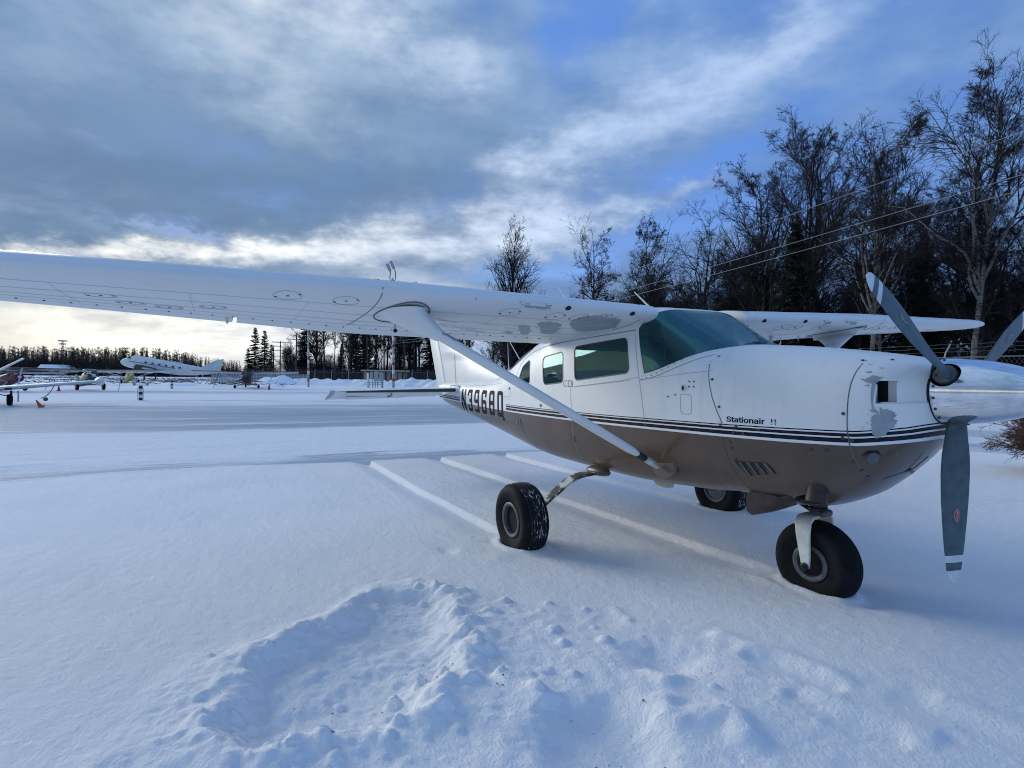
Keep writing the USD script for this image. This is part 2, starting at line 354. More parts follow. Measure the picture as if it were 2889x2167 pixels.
#        x     ztop  zbot   w     zc    nu   nd
ST = np.array([
 (-6.62, 1.42, 1.20, .022, 1.30, 2.2, 2.2),
 (-6.20, 1.445,1.10, .075, 1.27, 2.2, 2.2),
 (-5.66, 1.46, 1.025,.150, 1.24, 2.3, 2.3),
 (-5.00, 1.475,.945, .215, 1.22, 2.5, 2.4),
 (-4.33, 1.50, .862, .290, 1.20, 2.6, 2.5),
 (-3.75, 1.585,.792, .360, 1.19, 2.8, 2.7),
 (-3.40, 1.705,.750, .405, 1.19, 3.2, 2.8),
 (-3.05, 1.835,.708, .448, 1.20, 3.6, 3.0),
 (-2.62, 1.945,.664, .497, 1.22, 3.9, 3.2),
 (-2.25, 2.000,.648, .532, 1.25, 4.6, 3.4),
 (-1.60, 2.085,.642, .568, 1.28, 5.5, 3.7),
 (-1.10, 2.108,.638, .574, 1.28, 5.5, 3.8),
 (-.78, 2.085,.646, .572, 1.28, 5.5, 3.8),
 (-.66, 2.055,.652, .570, 1.28, 5.0, 3.8),
 (-.52, 1.975,.660, .568, 1.28, 4.2, 3.7),
 (-.36, 1.880,.668, .564, 1.28, 3.5, 3.6),
 (-.20, 1.795,.680, .560, 1.28, 3.1, 3.4),
 (-.07, 1.745,.694, .556, 1.28, 3.0, 3.2),
 ( .03, 1.735,.692, .552, 1.28, 3.0, 3.1),
 ( .20, 1.720,.672, .545, 1.28, 2.9, 3.0),
 ( .45, 1.690,.690, .528, 1.28, 2.8, 2.7),
 ( .66, 1.660,.780, .505, 1.29, 2.75,2.4),
 ( .80, 1.638,.895, .478, 1.30, 2.7, 2.25),
 ( .90, 1.620,1.000, .440, 1.32, 2.6, 2.15),
 ( .98, 1.600,1.105,.378, 1.35, 2.5, 2.1),
 (1.03, 1.585,1.190,.300, 1.38, 2.4, 2.0),
 (1.055,1.57,1.250,.215, 1.40, 2.3, 2.0)])
SP = [PchipInterpolator(ST[:,0], ST[:,k]) for k in range(1,7)]
def hull_y(x, z, inset=0.0):
    zt, zb, w, zc, nu, nd = [s(x) for s in SP]
    up = z > zc; a = np.where(up, zt-zc, zc-zb); n = np.where(up, nu, nd)
    q = np.clip(np.abs(z-zc)/np.maximum(a,1e-6), 0, 1)
    return w*(1-q**n)**(1/n)-inset
NS = 112
def ring(x, inset=0.0):
    zt, zb, w, zc, nu, nd = [float(s(x)) for s in SP]
    g = np.linspace(0, 2*np.pi, NS, endpoint=False)
    c, s = np.cos(g), np.sin(g); n = np.where(s >= 0, nu, nd)
    y = np.sign(c)*np.abs(c)**(2/n)*max(w-inset, .004)
    z = zc+np.where(s >= 0, max(zt-zc-inset, .004), max(zc-zb-inset, .004))*np.sign(s)*np.abs(s)**(2/n)
    return np.stack([np.full(NS, x), y, z], 1)
def hull(x0, x1, inset=0.0, n=90):
    xs = np.unique(np.concatenate([np.linspace(x0, x1, n), ST[(ST[:,0] > x0) & (ST[:,0] < x1), 0], 1.055-np.array([.0,.008,.02,.035,.055,.08])]))
    xs = xs[(xs >= x0) & (xs <= x1)]
    return mf(loft([ring(x, inset) for x in xs]))
body_out = hull(-6.62, 1.055, 0.0, 130)
body_in = hull(-6.5, .79, 0.006, 110)

# window outlines in side view (x, z)
WIN = {
 'front': rpoly([(-.892,1.838),(-.858,1.556),(-1.626,1.494),(-1.634,1.806)], .045),
 'mid': rpoly([(-1.838,1.774),(-1.832,1.476),(-2.232,1.450),(-2.268,1.735)], .05),
 'rear': rpoly([(-2.60,1.735),(-2.57,1.455),(-2.93,1.435),(-2.80,1.655)], .05),
}
WS = sg.Polygon([(-.690,1.545),(-.60,1.561),(-.50,1.588),(-.40,1.622),(-.30,1.659),(-.20,1.694),(-.12,1.716),(-.04,1.736),(.02,1.76),(-.30,2.10),(-.655,2.085),(-.672,2.04),(-.775,1.905)])
RW = sg.Polygon([(-2.72,1.93),(-2.68,1.835),(-3.0,1.70),(-3.3,1.60),(-3.42,1.70),(-2.9,1.95)])
big = m3.Manifold()
def cutter(poly, h=2.0): return mf(prism(poly, h, 'y', -h/2))
holes = m3.Manifold.batch_boolean([cutter(p) for p in WIN.values()]+[cutter(WS), cutter(RW)], m3.OpType.Add)

# cooling inlets in the nose bowl and other openings in the cowl
def inlet(side):
    cv = PchipInterpolator([0,.3,.6,.8,1.0], [[.918,-.398],[.962,-.372],[1.002,-.325],[1.028,-.262],[1.062,-.14]])(np.linspace(0,1,24))
    p = sg.Polygon([(.918,-.75)]+[tuple(q) for q in cv]+[(1.4,-.75)])
    a = mf(prism(p, .125, 'z', 1.368))
    b = mf(box((.87,-.362,1.430), (.23,.080,.112)))
    c = a+b
    return c if side < 0 else c.mirror([0,1,0])
cuts = inlet(-1)+inlet(1)
light_c = np.array([.905,-.395,1.065])
cuts += mf(trimesh.creation.cylinder(.048, .12, transform=trimesh.transformations.translation_matrix(light_c)@trimesh.geometry.align_vectors([0,0,1],[.75,-.62,-.1]))) 
# louvre slots, not cut: near-black patches paint the shade in them
LOUV = [sg.Polygon([(.105+.058*k,.968+.004*k),(.142+.058*k,.969+.004*k),(.222+.054*k,.885+.012*k),(.185+.054*k,.884+.012*k)]) for k in range(4)]
# stub exhaust opening
cuts += mf(trimesh.creation.cylinder(.075, .30, transform=trimesh.transformations.translation_matrix((.47,-.30,.77))@trimesh.transformations.rotation_matrix(-.35,[1,0,0])))
shell = body_out-body_in-holes-cuts
obj(ac, 'fuselage', tm(shell), mt['livery'], 30)
# inlets: near-black box and duct sheets paint the inner shade, cooling fins in front
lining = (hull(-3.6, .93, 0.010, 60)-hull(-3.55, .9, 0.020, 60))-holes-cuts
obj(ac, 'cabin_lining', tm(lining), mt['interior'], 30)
obj(ac, 'firewall', prism(sg.Polygon([(y, z) for _, y, z in ring(-.02, .012)]), .02, 'x', -.02), mt['interior'], False)
for s in (-1, 1):
    e = obj(ac, 'dark_engine_box', box((.785, s*.362, 1.430), (.05,.076,.108)), mt['dark'], False)
    fz = cat([box((.83, s*.362, 1.382+.0125*k), (.05,.074,.004)) for k in range(8)])
    obj(e, 'cooling_fins', fz, mt['fins'], False)
    obj(e, 'duct_shade_lining', cat([box((.835,s*.362,1.4845),(.15,.078,.002)), box((.835,s*.362,1.3755),(.15,.078,.002)), box((.835,s*.4005,1.43),(.15,.002,.108)), box((.845,s*.3235,1.43),(.17,.002,.108))]), mt['dark'], False)
# glass: the hull's own surface, 4 mm thick
gl = hull(-3.6, .3, 0.001, 90)-hull(-3.6, .3, 0.005, 90)
def pane(name, poly, side=0):
    c = cutter(poly.buffer(-.002))
    g = gl ^ c
    if side: g = g ^ mf(box((0, side*1.0, 1.5), (20, 1.6, 4)))
    return obj(ac, name, tm(g), mt['wsglass' if name == 'windshield' else 'glass'], 30)
pane('windshield', WS); pane('rear_window', RW)
for s in (-1, 1):
    pane('front_side_window', WIN['front'], s); pane('middle_side_window', WIN['mid'], s); pane('rear_side_window', WIN['rear'], s)

# surface trim laid on the hull: thin strips and patches follow the section function
def on_hull(x, z, off, side=-1):
    x, z = np.asarray(x, float), np.asarray(z, float)
    return np.stack([x, side*(hull_y(x, z)+off), z], -1)
def strip(pts, w, off=0.0012, side=-1, closed=False, step=.02):
    """ribbon of width w along a side-view polyline"""
    ln = sg.LinearRing(pts) if closed else sg.LineString(pts)
    n = max(3, int(ln.length/step)); P = np.array([ln.interpolate(t, True).coords[0] for t in np.linspace(0,1,n)])
    t = np.gradient(P, axis=0); t /= np.linalg.norm(t, axis=1, keepdims=True)+1e-12; nn = np.stack([-t[:,1], t[:,0]], 1)
    a, b = P+nn*w/2, P-nn*w/2
    A, B = on_hull(a[:,0], a[:,1], off, side), on_hull(b[:,0], b[:,1], off, side)
    A2, B2 = on_hull(a[:,0], a[:,1], -.003, side), on_hull(b[:,0], b[:,1], -.003, side)
    m = len(P); v = np.vstack([A, B, B2, A2]); i = np.arange(m-1); f = []
    for r0, r1 in ((0,1),(1,2),(2,3),(3,0)):
        f += [np.stack([r0*m+i, r0*m+i+1, r1*m+i+1], 1), np.stack([r0*m+i, r1*m+i+1, r1*m+i], 1)]
    return trimesh.Trimesh(v, np.vstack(f), process=False)
def patch(poly, off=0.0014, side=-1, step=.02, fmap=None):
    """a flat outline in side view (x, z), or in the coordinates of fmap, laid on the surface"""
    polys = [poly] if poly.geom_type == 'Polygon' else list(poly.geoms)
    out = []
    for p in polys:
        parts = []
        x0, z0, x1, z1 = p.bounds
        for gx in np.arange(x0, x1, step):
            for gz in np.arange(z0, z1, step):
                c = p.intersection(sg.box(gx, gz, gx+step, gz+step))
                for q in getattr(c, 'geoms', [c]):
                    if q.geom_type == 'Polygon' and q.area > 1e-8:
                        vv, ff = trimesh.creation.triangulate_polygon(q, engine='earcut')
                        if len(ff): parts.append((vv, ff))
        if not parts: continue
        o = 0; V = []; Fc = []
        for vv, ff in parts: V.append(vv); Fc.append(np.asarray(ff)+o); o += len(vv)
        V = np.vstack(V); Fc = np.vstack(Fc)
        out.append(trimesh.Trimesh(fmap(V[:,0], V[:,1], off) if fmap else on_hull(V[:,0], V[:,1], off, side), Fc, process=False))
    t = cat(out); t.merge_vertices()
    return t
def dots(pts, r, side=-1, off=.001):
    out = []
    for x, z in pts:
        p = on_hull(x, z, off, side); n = np.array([0, side, 0.0]); e = 1e-3
        n = np.cross(on_hull(x+e, z, off, side)-p, on_hull(x, z+e, off, side)-p); n *= np.sign(n[1])*side/np.linalg.norm(n)
        c = trimesh.creation.cylinder(r, .006, sections=10); c.apply_transform(trimesh.geometry.align_vectors([0,0,1], n)); c.apply_translation(p); out.append(c)
    return cat(out)
for s in (-1, 1):
    obj(ac, 'cowl_seam', strip([(-.115,1.665),(-.115,1.60),(-.085,1.50),(-.045,1.38),(-.005,1.285),(.035,1.21)], .006, side=s), mt['seam'], False)
    obj(ac, 'cowl_seam', strip([(.805,1.62),(.808,1.55),(.806,1.40),(.802,1.25),(.800,1.13),(.80,1.0),(.81,.92)], .005, side=s), mt['seam'], False)
    obj(ac, 'cowl_seam', strip([(.035,1.12),(.055,1.0),(.09,.88),(.13,.78)], .004, side=s), mt['rivet'], False)
    obj(ac, 'belly_seam', strip([(.81,.92),(.90,.985),(.97,1.06)], .004, side=s), mt['rivet'], False)
    obj(ac, 'windshield_frame', strip([(-.72,1.528),(-.60,1.545),(-.50,1.572),(-.40,1.606),(-.30,1.643),(-.20,1.678),(-.12,1.700),(-.05,1.719)], .010, side=s), mt['white'], False)
    obj(ac, 'windshield_seam', strip([(-.73,1.495),(-.62,1.512),(-.52,1.537),(-.42,1.570),(-.32,1.606),(-.20,1.650),(-.10,1.680)], .004, side=s), mt['seam'], False)
    obj(ac, 'door_seam', strip([(-.80,1.86),(-.76,1.60),(-.745,1.52),(-.70,1.25),(-.68,1.15)], .004, side=s), mt['faint'], False)
    obj(ac, 'door_seam', strip([(-.745,1.52),(-1.0,1.487),(-1.63,1.44)], .004, side=s), mt['faint'], False)
    obj(ac, 'door_seam', strip([(-1.70,1.42),(-1.69,1.20),(-1.67,.95),(-1.66,.75)], .004, side=s), mt['faint'], False)
    obj(ac, 'door_seam', strip([(-.07,1.56),(-.25,1.545),(-.45,1.525),(-.72,1.50)], .003, side=s), mt['faint'], False)
    obj(ac, 'cabin_top_seam', strip([(-2.27,1.845),(-2.6,1.80),(-2.8,1.735),(-2.93,1.62),(-3.0,1.45)], .006, side=s), mt['seam'], False)
    obj(ac, 'cabin_top_seam', strip([(-.80,1.895),(-1.1,1.885),(-1.6,1.872),(-2.27,1.848)], .006, side=s), mt['seam'], False)
    obj(ac, 'tail_seam', strip([(-3.15,1.30),(-3.55,1.292),(-4.2,1.315)], .004, side=s), mt['faint'], False)
    obj(ac, 'tail_seam', strip([(-3.15,1.30),(-3.15,1.40)], .004, side=s), mt['faint'], False)
    obj(ac, 'tail_seam', strip([(-5.15,1.40),(-4.2,1.425),(-3.5,1.46)], .004, side=s), mt['faint'], False)
    obj(ac, 'access_panel', strip([(-.315,1.395),(-.235,1.395),(-.22,1.375),(-.22,1.275),(-.235,1.255),(-.305,1.255),(-.32,1.275),(-.32,1.38)], .004, side=s, closed=True), mt['faint'], False)
    obj(ac, 'belly_panel', strip([(-2.86,1.06),(-2.80,.95),(-2.72,.84),(-2.60,.75)], .005, side=s), mt['rivet'], False)
    fas = [(-.058,1.50),(.012,1.318),(.02,1.20),(.19,1.155),(.14,1.195),(.12,1.158),(.30,1.185),(.09,1.09),(.10,1.05),(.12,.98),(.785,1.31),(.775,1.175),(.815,1.165),(.69,1.10),(.61,1.095),(.79,1.04),(.80,.99),(.80,.95),(.79,1.60),(.90,1.60)]
    for q in fas: obj(ac, 'cowl_fastener', dots([q], .009, s), mt['rivet'], False)
    riv = [(-.72+.055*k, 1.50+.0009*k*k+.014*k) for k in range(12)]
    obj(ac, 'rivet_row', dots(riv, .0045, s), mt['seam'], False, kind='stuff')
    riv = [(-1.66+.028*k, 1.432+.0022*k) for k in range(30)]
    obj(ac, 'rivet_row', dots(riv, .003, s), mt['faint'], False, kind='stuff')
    for q in [(-.245,1.485),(-.205,1.485),(-.245,1.45),(-.205,1.45),(-.37,1.39),(-.44,1.375)]: obj(ac, 'vent_hole', dots([q], .006, s), mt['rivet'], False)
    c = trimesh.creation.icosphere(2, .022); c.apply_scale([1,.7,1.2]); c.apply_translation(on_hull(-.305,1.44,0,s))
    v = obj(ac, 'air_vent', c, mt['white'], True)
    d = trimesh.creation.icosphere(1, .013); d.apply_scale([.8,.5,1.2]); d.apply_translation(on_hull(-.29,1.44,.012,s)); obj(v, 'vent_mouth', d, mt['dark'], True)
    # window seals
    for k, p in WIN.items():
        obj(ac, 'window_seal', strip(list(p.exterior.coords)[:-1], .011, off=.002, side=s, closed=True), mt['rivet'], False)
    # hinges
    for hx, hz in ((-1.735,1.466),(-1.725,.952),(-2.91,1.022)):
        h = cat([patch(sg.box(hx-.085,hz-.022,hx-.012,hz+.022), .004, s, .03), patch(sg.box(hx+.012,hz-.026,hx+.062,hz+.026), .004, s, .03), patch(sg.box(hx-.01,hz-.03,hx+.006,hz+.03), .009, s, .03)])
        hh = obj(ac, 'door_hinge', h, mt['white'] if hz > 1.1 else mt['brown'], False)
        obj(hh, 'hinge_edge', strip([(hx-.085,hz-.024),(hx-.085,hz+.024),(hx+.064,hz+.027),(hx+.064,hz-.027)], .005, .005, s, True), mt['seam'], False)
    for q in ((-2.30,1.235),(-3.17,1.40)): obj(ac, 'step_bracket', dots([q], .014, s, .006), mt['seam'], False)

# lettering
def chars():
    w, h, t = .150, .322, .044
    def poly(pts, hole=()): return sg.Polygon(pts)
    r = lambda g: g.buffer(-.014, join_style=1).buffer(.014, quad_segs=4) if False else g
    def frame(x0,z0,x1,z1): return rpoly([(x0,z0),(x1,z0),(x1,z1),(x0,z1)], .035).difference(rpoly([(x0+t,z0+t*1.15),(x1-t,z0+t*1.15),(x1-t,z1-t*1.15),(x0+t,z1-t*1.15)], .008))
    full, m = (0,0,w,h), h/2
    up, lo = frame(0,m-t*.6,w,h), frame(0,0,w,m+t*.6)
    N_ = unary_union([sg.box(0,0,t,h), sg.box(w-t,0,w,h), sg.Polygon([(0,h),(t,h),(w,0),(w-t,0)])])
    three = unary_union([up, lo]).difference(sg.box(-.01, t*2.1, t, m-t*.2)).difference(sg.box(-.01, m+t*.2, t, h-t*2.1)).difference(sg.box(-.01,m-.03,w*.38,m+.03))
    nine = unary_union([up, frame(0,0,w,h).difference(sg.box(-.01,t*1.15,w-t,h)).difference(sg.box(-.01,t*2.0,t,m))])
    six = unary_union([lo, frame(0,0,w,h).difference(sg.box(t,0,w+.01,h-t*1.15)), sg.box(w-t,h-t*2.2,w,h-t*.7)])
    eight = unary_union([up, lo])
    qq = unary_union([frame(0,0,w,h), sg.Polygon([(w*.62,t*1.9),(w*.80,t*1.9),(w+.028,-.036),(w*.86,-.045)])])
    return [N_, three, nine, six, eight, qq]
X0 = [-5.185,-4.875,-4.565,-4.245,-3.925,-3.605]
for k, (g, x0) in enumerate(zip(chars(), X0)):
    g = sa.translate(sa.scale(g, 1.40, 1.0, origin=(0,0)), x0, 1.040)
    obj(ac, 'registration_character', patch(g, .0016, -1, .04), mt['ink'], False, label='dark block character %s of the tail registration' % 'N3968Q'[k])
def text_patch(txt, h, x, z, off=.0015):
    t = meshkit.text_mesh(txt, h, .002, True); v = t.vertices.copy()
    v2, f2 = trimesh.remesh.subdivide_to_size(v, t.faces, .03)
    top = v2[:,2] > .001
    p = on_hull(x+v2[:,0]*1.33, z+v2[:,1], 0.0); p[:,1] -= np.where(top, off, -.001)
    return trimesh.Trimesh(p, f2, process=False)
obj(ac, 'name_lettering', text_patch('Stationair', .0335, .066, 1.224), mt['ink'], False)
obj(ac, 'name_lettering', cat([patch(b, .0015, -1, .02) for b in (sg.box(.383,1.242,.391,1.258), sg.box(.383,1.234,.390,1.239), sg.box(.382,1.224,.387,1.229), sg.box(.405,1.240,.413,1.258), sg.box(.405,1.231,.411,1.236), sg.box(.406,1.224,.413,1.229))]), mt['ink'], False)

# worn patches on the nose bowl
def ragged(poly, amp=.012, seed=0, step=.012):
    rg = np.random.default_rng(seed); r = poly.exterior; n = max(9, int(r.length/step))
    P = np.array([r.interpolate(t, True).coords[0] for t in np.linspace(0,1,n,endpoint=False)])
    c = np.array(poly.centroid.coords[0]); d = P-c; d /= np.linalg.norm(d, axis=1, keepdims=True)
    q = sg.Polygon(P+d*(rg.uniform(-amp, amp, n)[:,None])).buffer(0)
    return max(q.geoms, key=lambda g: g.area) if q.geom_type != 'Polygon' else q
WORN = []
def hull_xt(side=-1):
    """hull coordinates (x, angle about the section's centre, scaled by 0.45)"""
    def f(x, t, off):
        zt, zb, w, zc, nu, nd = [s(x) for s in SP]; t = t/.45
        n = np.where(t >= 0, nu, nd); c, s = np.cos(t), np.sin(t)
        y = np.abs(c)**(2/n)*w; z = zc+np.where(t >= 0, zt-zc, zc-zb)*np.sign(s)*np.abs(s)**(2/n)
        k = 1+off/np.sqrt(y*y+(z-zc)**2)
        return np.stack([x+off*np.clip((x-.8)*4,0,1), side*y*k, zc+(z-zc)*k], -1)
    return f

# ---- wings
def naca(c, up):
    c = np.clip(c, 0, 1); m, p, t = .02, .4, .12
    yt = 5*t*(.2969*np.sqrt(c)-.126*c-.3516*c**2+.2843*c**3-.1036*c**4)
    yc = np.where(c < p, m/p**2*(2*p*c-c*c), m/(1-p)**2*((1-2*p)+2*p*c-c*c))
    return np.where(up, yc+yt, yc-yt)
WY = [0.0, .56, 2.60, 5.28]; WC = [1.63,1.63,1.63,1.13]; WX = [-.60,-.60,-.60,-.775]
def wing_frame(y, side=-1):
    ch = np.interp(y, WY, WC); xl = np.interp(y, WY, WX); z0 = 2.0+(y-.56)*np.where(side < 0, .0245, .0285); tw = np.radians(np.interp(y, [1.0,2.6,5.3], [5.0,4.6,1.4]))
    over = np.clip((y-5.26)/.215, 0, 1); k = np.sqrt(np.clip(1-over**2.3, 1e-4, 1))
    return ch, xl, z0, tw, k
def wing_pt(y, c, up, side, off=0.0):
    """point on the wing at span y and chord fraction c"""
    y = np.asarray(y, float); c = np.asarray(c, float)
    ch, xl, z0, tw, k = wing_frame(y, side)
    cc = .42+(c-.42)*(.35+.65*k)
    zz = naca(c, up)*ch*k+np.where(up, off, -off); xx = cc*ch
    x = xl-xx*np.cos(tw)-zz*np.sin(tw)*0; z = z0+zz-np.sin(tw)*(xx-.1*ch)
    return np.stack([x+0*z, side*(y+0*z), z], -1)
def wring(y, cmax, side, n=36, cmin=0.0):
    u = np.linspace(0, 1, n); cc = cmin+(cmax-cmin)*(1-np.cos(u*np.pi/2))**1.0 if cmin == 0 else cmin+(cmax-cmin)*u
    a = wing_pt(np.full(n, y), cc[::-1], np.ones(n, bool), side); cb = cc[1 if cmin == 0 else 0:]; b = wing_pt(np.full(len(cb), y), cb, np.zeros(len(cb), bool), side)
    return np.vstack([a, b])
def wing_on(side, up=False):
    return lambda y, c, off: wing_pt(y, c, np.full(np.shape(y), up), side, off)
CF = .735
for s in (-1, 1):
    ys = [.50,.61,.612]+list(np.linspace(.8,3.32,14))+[3.40]+list(np.linspace(3.6,5.14,8))
    rings = [wring(y, 1.0 if y < .611 else CF, s) for y in ys]+[wring(y, 1.0, s) for y in [5.142]+list(5.26+.215*np.sin(np.linspace(0, np.pi/2, 10)))]
    w = obj(ac, 'wing', loft(rings), mt['white'], 40, label='near wing reaching past the left edge' if s < 0 else 'far wing behind the windshield')
    fl = obj(ac, 'flap', loft([wring(y, 1.0, s, 14, CF+.008) for y in np.linspace(.618,3.345,10)]), mt['white'], 40)
    al = obj(ac, 'aileron', loft([wring(y, 1.0, s, 14, CF+.008) for y in np.linspace(3.372,5.135,8)]), mt['white'], 40)
    # hinge fasteners, panel rings and seams on the underside
    fm = wing_on(s)
    hinge = [fm(y, .705, .001) for y in np.arange(.75, 5.1, .125)]
    obj(w, 'hinge_fastener', cat([box(p, (.012,.011,.008)) for p in hinge]), mt['rivet'], False, kind='stuff')
    def wline(pts, wd=.006, up=False):
        ln = sg.LineString(pts); n = max(3, int(ln.length/.04)); P = np.array([ln.interpolate(t, True).coords[0] for t in np.linspace(0,1,n)])
        return tube(wing_pt(P[:,0], P[:,1], np.full(n, up), s, .0005), wd/2, 4)
    obj(w, 'skin_seam', wline([(2.62,.62),(2.62,.30),(2.62,.12),(2.62,.03)]), mt['seam'], False)
    obj(w, 'skin_seam', wline([(2.62,.03),(2.62,.0)]), mt['seam'], False)
    obj(w, 'skin_seam', wline([(2.62,.0),(2.62,.03),(2.62,.12)], up=True), mt['seam'], False)
    obj(w, 'skin_seam', wline([(.62,.0),(.62,.03),(.62,.10),(.62,.25)]), mt['seam'], False)
    obj(w, 'skin_seam', wline([(.62,.0),(.62,.03),(.62,.10),(.62,.25)], up=True), mt['seam'], False)
    for c in (.14,.30,.47,.60): obj(w, 'spar_seam', wline([(.7,c),(5.1,c)], .003), mt['softseam'], False)
    for y in (1.2,1.75,3.0,3.6,4.2,4.8): obj(w, 'rib_seam', wline([(y,.14),(y,.70)], .003), mt['softseam'], False)
    cov = [(1.15,.08),(1.35,.085),(1.72,.08),(2.80,.09),(3.12,.08),(3.49,.41),(3.92,.49),(4.03,.34),(3.73,.54),(4.6,.30)]
    for (y, c) in cov:
        a = np.linspace(0, 2*np.pi, 28)
        obj(w, 'inspection_cover', tube(wing_pt(y+.075*np.cos(a), c+.045*np.sin(a), np.zeros(28, bool), s, .0004), .0017, 4), mt['faint'], False)
        obj(w, 'cover_screw', cat([box(wing_pt(y+dx, c+dc, False, s, .0), (.014,.014,.006)) for dx, dc in ((.06,.02),(-.06,-.02),(0,0))]), mt['seam'], False, kind='stuff')
    # openings in the leading edge, stall vents: near-black beads painting the hole shade
    for y in (.745, 1.32):
        e = trimesh.creation.icosphere(2, .024); e.apply_scale([1.0,1.0,.72]); e.apply_translation(wing_pt(y, .004, False, s)+[-.012,0,-.004])
        obj(w, 'leading_edge_vent', e, mt['dark'], True)
    for y in (3.35,):
        obj(al, 'hinge_bracket', box(wing_pt(y+.06, .80, False, s, .01), (.09,.018,.05)), mt['white'], False)
    # lift strut with cuff, boot and lower fitting
    A = np.array([-.565, s*.60, .865]); B = np.array([-.885, s*2.26, 1.865]); d = (B-A)/np.linalg.norm(B-A)
    xc = np.array([1.0,0,0])-d*d[0]; xc /= np.linalg.norm(xc); nn = np.cross(d, xc); g = np.linspace(0, 2*np.pi, 28, endpoint=False)
    def oval(p, a, b, k=1.0): return p+np.cos(g)[:,None]*a*xc+np.sin(g)[:,None]*b*nn*np.where(np.cos(g) > 0, 1, .8)[:,None]
    st = obj(ac, 'wing_strut', loft([oval(A+d*t, a, b) for t, a, b in ((.155,.030,.018),(.17,.050,.022),(.22,.070,.028),(.5,.080,.030),(1.4,.080,.030),(1.80,.080,.030),(1.93,.082,.032))]), mt['white'], 40)
    obj(st, 'rubber_boot', loft([oval(A+d*t, a, b) for t, a, b in ((.085,.034,.024),(.10,.040,.028),(.155,.042,.029),(.168,.036,.022))]), mt['boot'], 40)
    obj(st, 'strut_fitting', loft([oval(A+d*t, a, b) for t, a, b in ((-.05,.020,.02),(.0,.034,.026),(.06,.036,.028),(.09,.028,.020))]), mt['alloy'], 40)
    cuff = []
    for t in np.linspace(0, 1, 9):
        e = t*t*(3-2*t); c0 = A+d*(1.86+.12*t); top = wing_pt(2.40, .24, False, s, -.02)
        cc = c0*(1-e)+top*e; a = .084*(1-e)+.30*e; b = .036*(1-e)+.15*e
        rg = cc+np.cos(g)[:,None]*a*(xc*(1-e)+np.array([1.0,0,0])*e)+np.sin(g)[:,None]*b*(nn*(1-e)+np.array([0,-s*1.0,0])*e)*(1 if np.dot(nn,[0,-s,0]) > 0 else -1 if t < 0 else 1)
        cuff.append(rg)
    ck = loft(cuff)
    obj(st, 'strut_cuff', ck, mt['white'], 50)
    a = np.linspace(0, 2*np.pi, 40)
    obj(st, 'cuff_seal', tube(wing_pt(2.40+.165*np.sin(a)*s*s, .235-.19*np.cos(a), np.zeros(40, bool), s, .002), .005, 5), mt['seam'], False)
    def on_strut(u, v, off):
        an = np.asarray(v)/.08; pp = A+d*np.asarray(u)[:,None]
        return pp+np.cos(an)[:,None]*(.0835+off)*xc+np.sin(an)[:,None]*(.034+off)*nn
    if s < 0:
        for k, (u0, v0, ru, rv) in enumerate(((1.90,.02,.07,.055),(1.80,.05,.05,.03))):
            obj(st, 'worn_paint_patch', patch(ragged(sg.Polygon([(u0+ru*math.cos(t), v0+rv*math.sin(t)) for t in np.linspace(0,6.2,12)]), .014, 70+k, .012), .0018, -1, .012, on_strut), mt['primer'], False)
    p = wing_pt(2.33, .47, False, s, .0)
    tr = obj(w, 'tie_down_ring', tube([p, p+[0,0,-.04]], .007, 6), mt['alloy'], False); obj(tr, 'ring_eye', trimesh.creation.icosphere(1, .016).apply_translation(p+[0,0,-.052]), mt['dark'], False)
    # fuselage fairing at the lower strut end
    fr = lathe([(.001,-.03),(.05,-.028),(.085,-.012),(.098,.0),(.09,.01)], 28, (0,s,0), (0,0,0)); fr.apply_scale([1.35,1.0,1.0]); fr.apply_translation((-.535, s*float(hull_y(-.535,.845))+.0, .845))
    obj(ac, 'strut_fairing', fr, mt['brown'], 40)
def grid_patch(poly, fm, step, off=.0012):
    return patch(poly, off, -1, step, fm)
W_NEAR = [[(1.709,.0005),(1.60,.0005),(1.474,.0005),(1.447,.017),(1.541,.029),(1.642,.022)], [(2.086,.001),(2.005,.001),(2.03,.005),(2.07,.004)],
 [(1.38,.211),(1.306,.166),(1.172,.201),(1.0,.40),(.96,.50),(1.06,.50),(1.2,.36)], [(1.178,.131),(1.131,.051),(.923,.023),(.775,.07),(.66,.197),(.721,.281),(.80,.36),(.90,.33)],
 [(1.461,.298),(1.373,.281),(1.12,.56),(1.18,.58)], [(1.38,.541),(1.4,.461),(1.27,.57),(1.286,.60)]]
W_FAR = [[(1.568,.0005),(1.683,.0005),(1.77,.031),(1.662,.027)], [(1.918,.0005),(2.019,.0005),(2.066,.018),(1.972,.012)], [(2.025,.005),(2.133,.003),(2.207,.033),(2.106,.038)]]
near_wing = stage.GetPrimAtPath(ac.GetPath().pathString+'/wing'); far_wing = stage.GetPrimAtPath(ac.GetPath().pathString+'/wing_001')
def fat(pts, seed):
    P = sa.scale(sg.Polygon(pts), 1.0, 1.6, origin=(0,0)); P = ragged(P, .018, seed, .02); return sa.scale(P, 1.0, 1/1.6, origin=(0,0)).intersection(sg.box(.55,.0004,5.3,.72))
for k, P in enumerate(W_NEAR): obj(near_wing, 'worn_paint_patch', grid_patch(fat(P, k), wing_on(-1), .012 if k < 2 else .04), mt['primer'], False)
for k, P in enumerate(W_FAR): obj(far_wing, 'worn_paint_patch', grid_patch(fat(P, 20+k), wing_on(1), .012), mt['primer'], False)
rgp = np.random.default_rng(5)
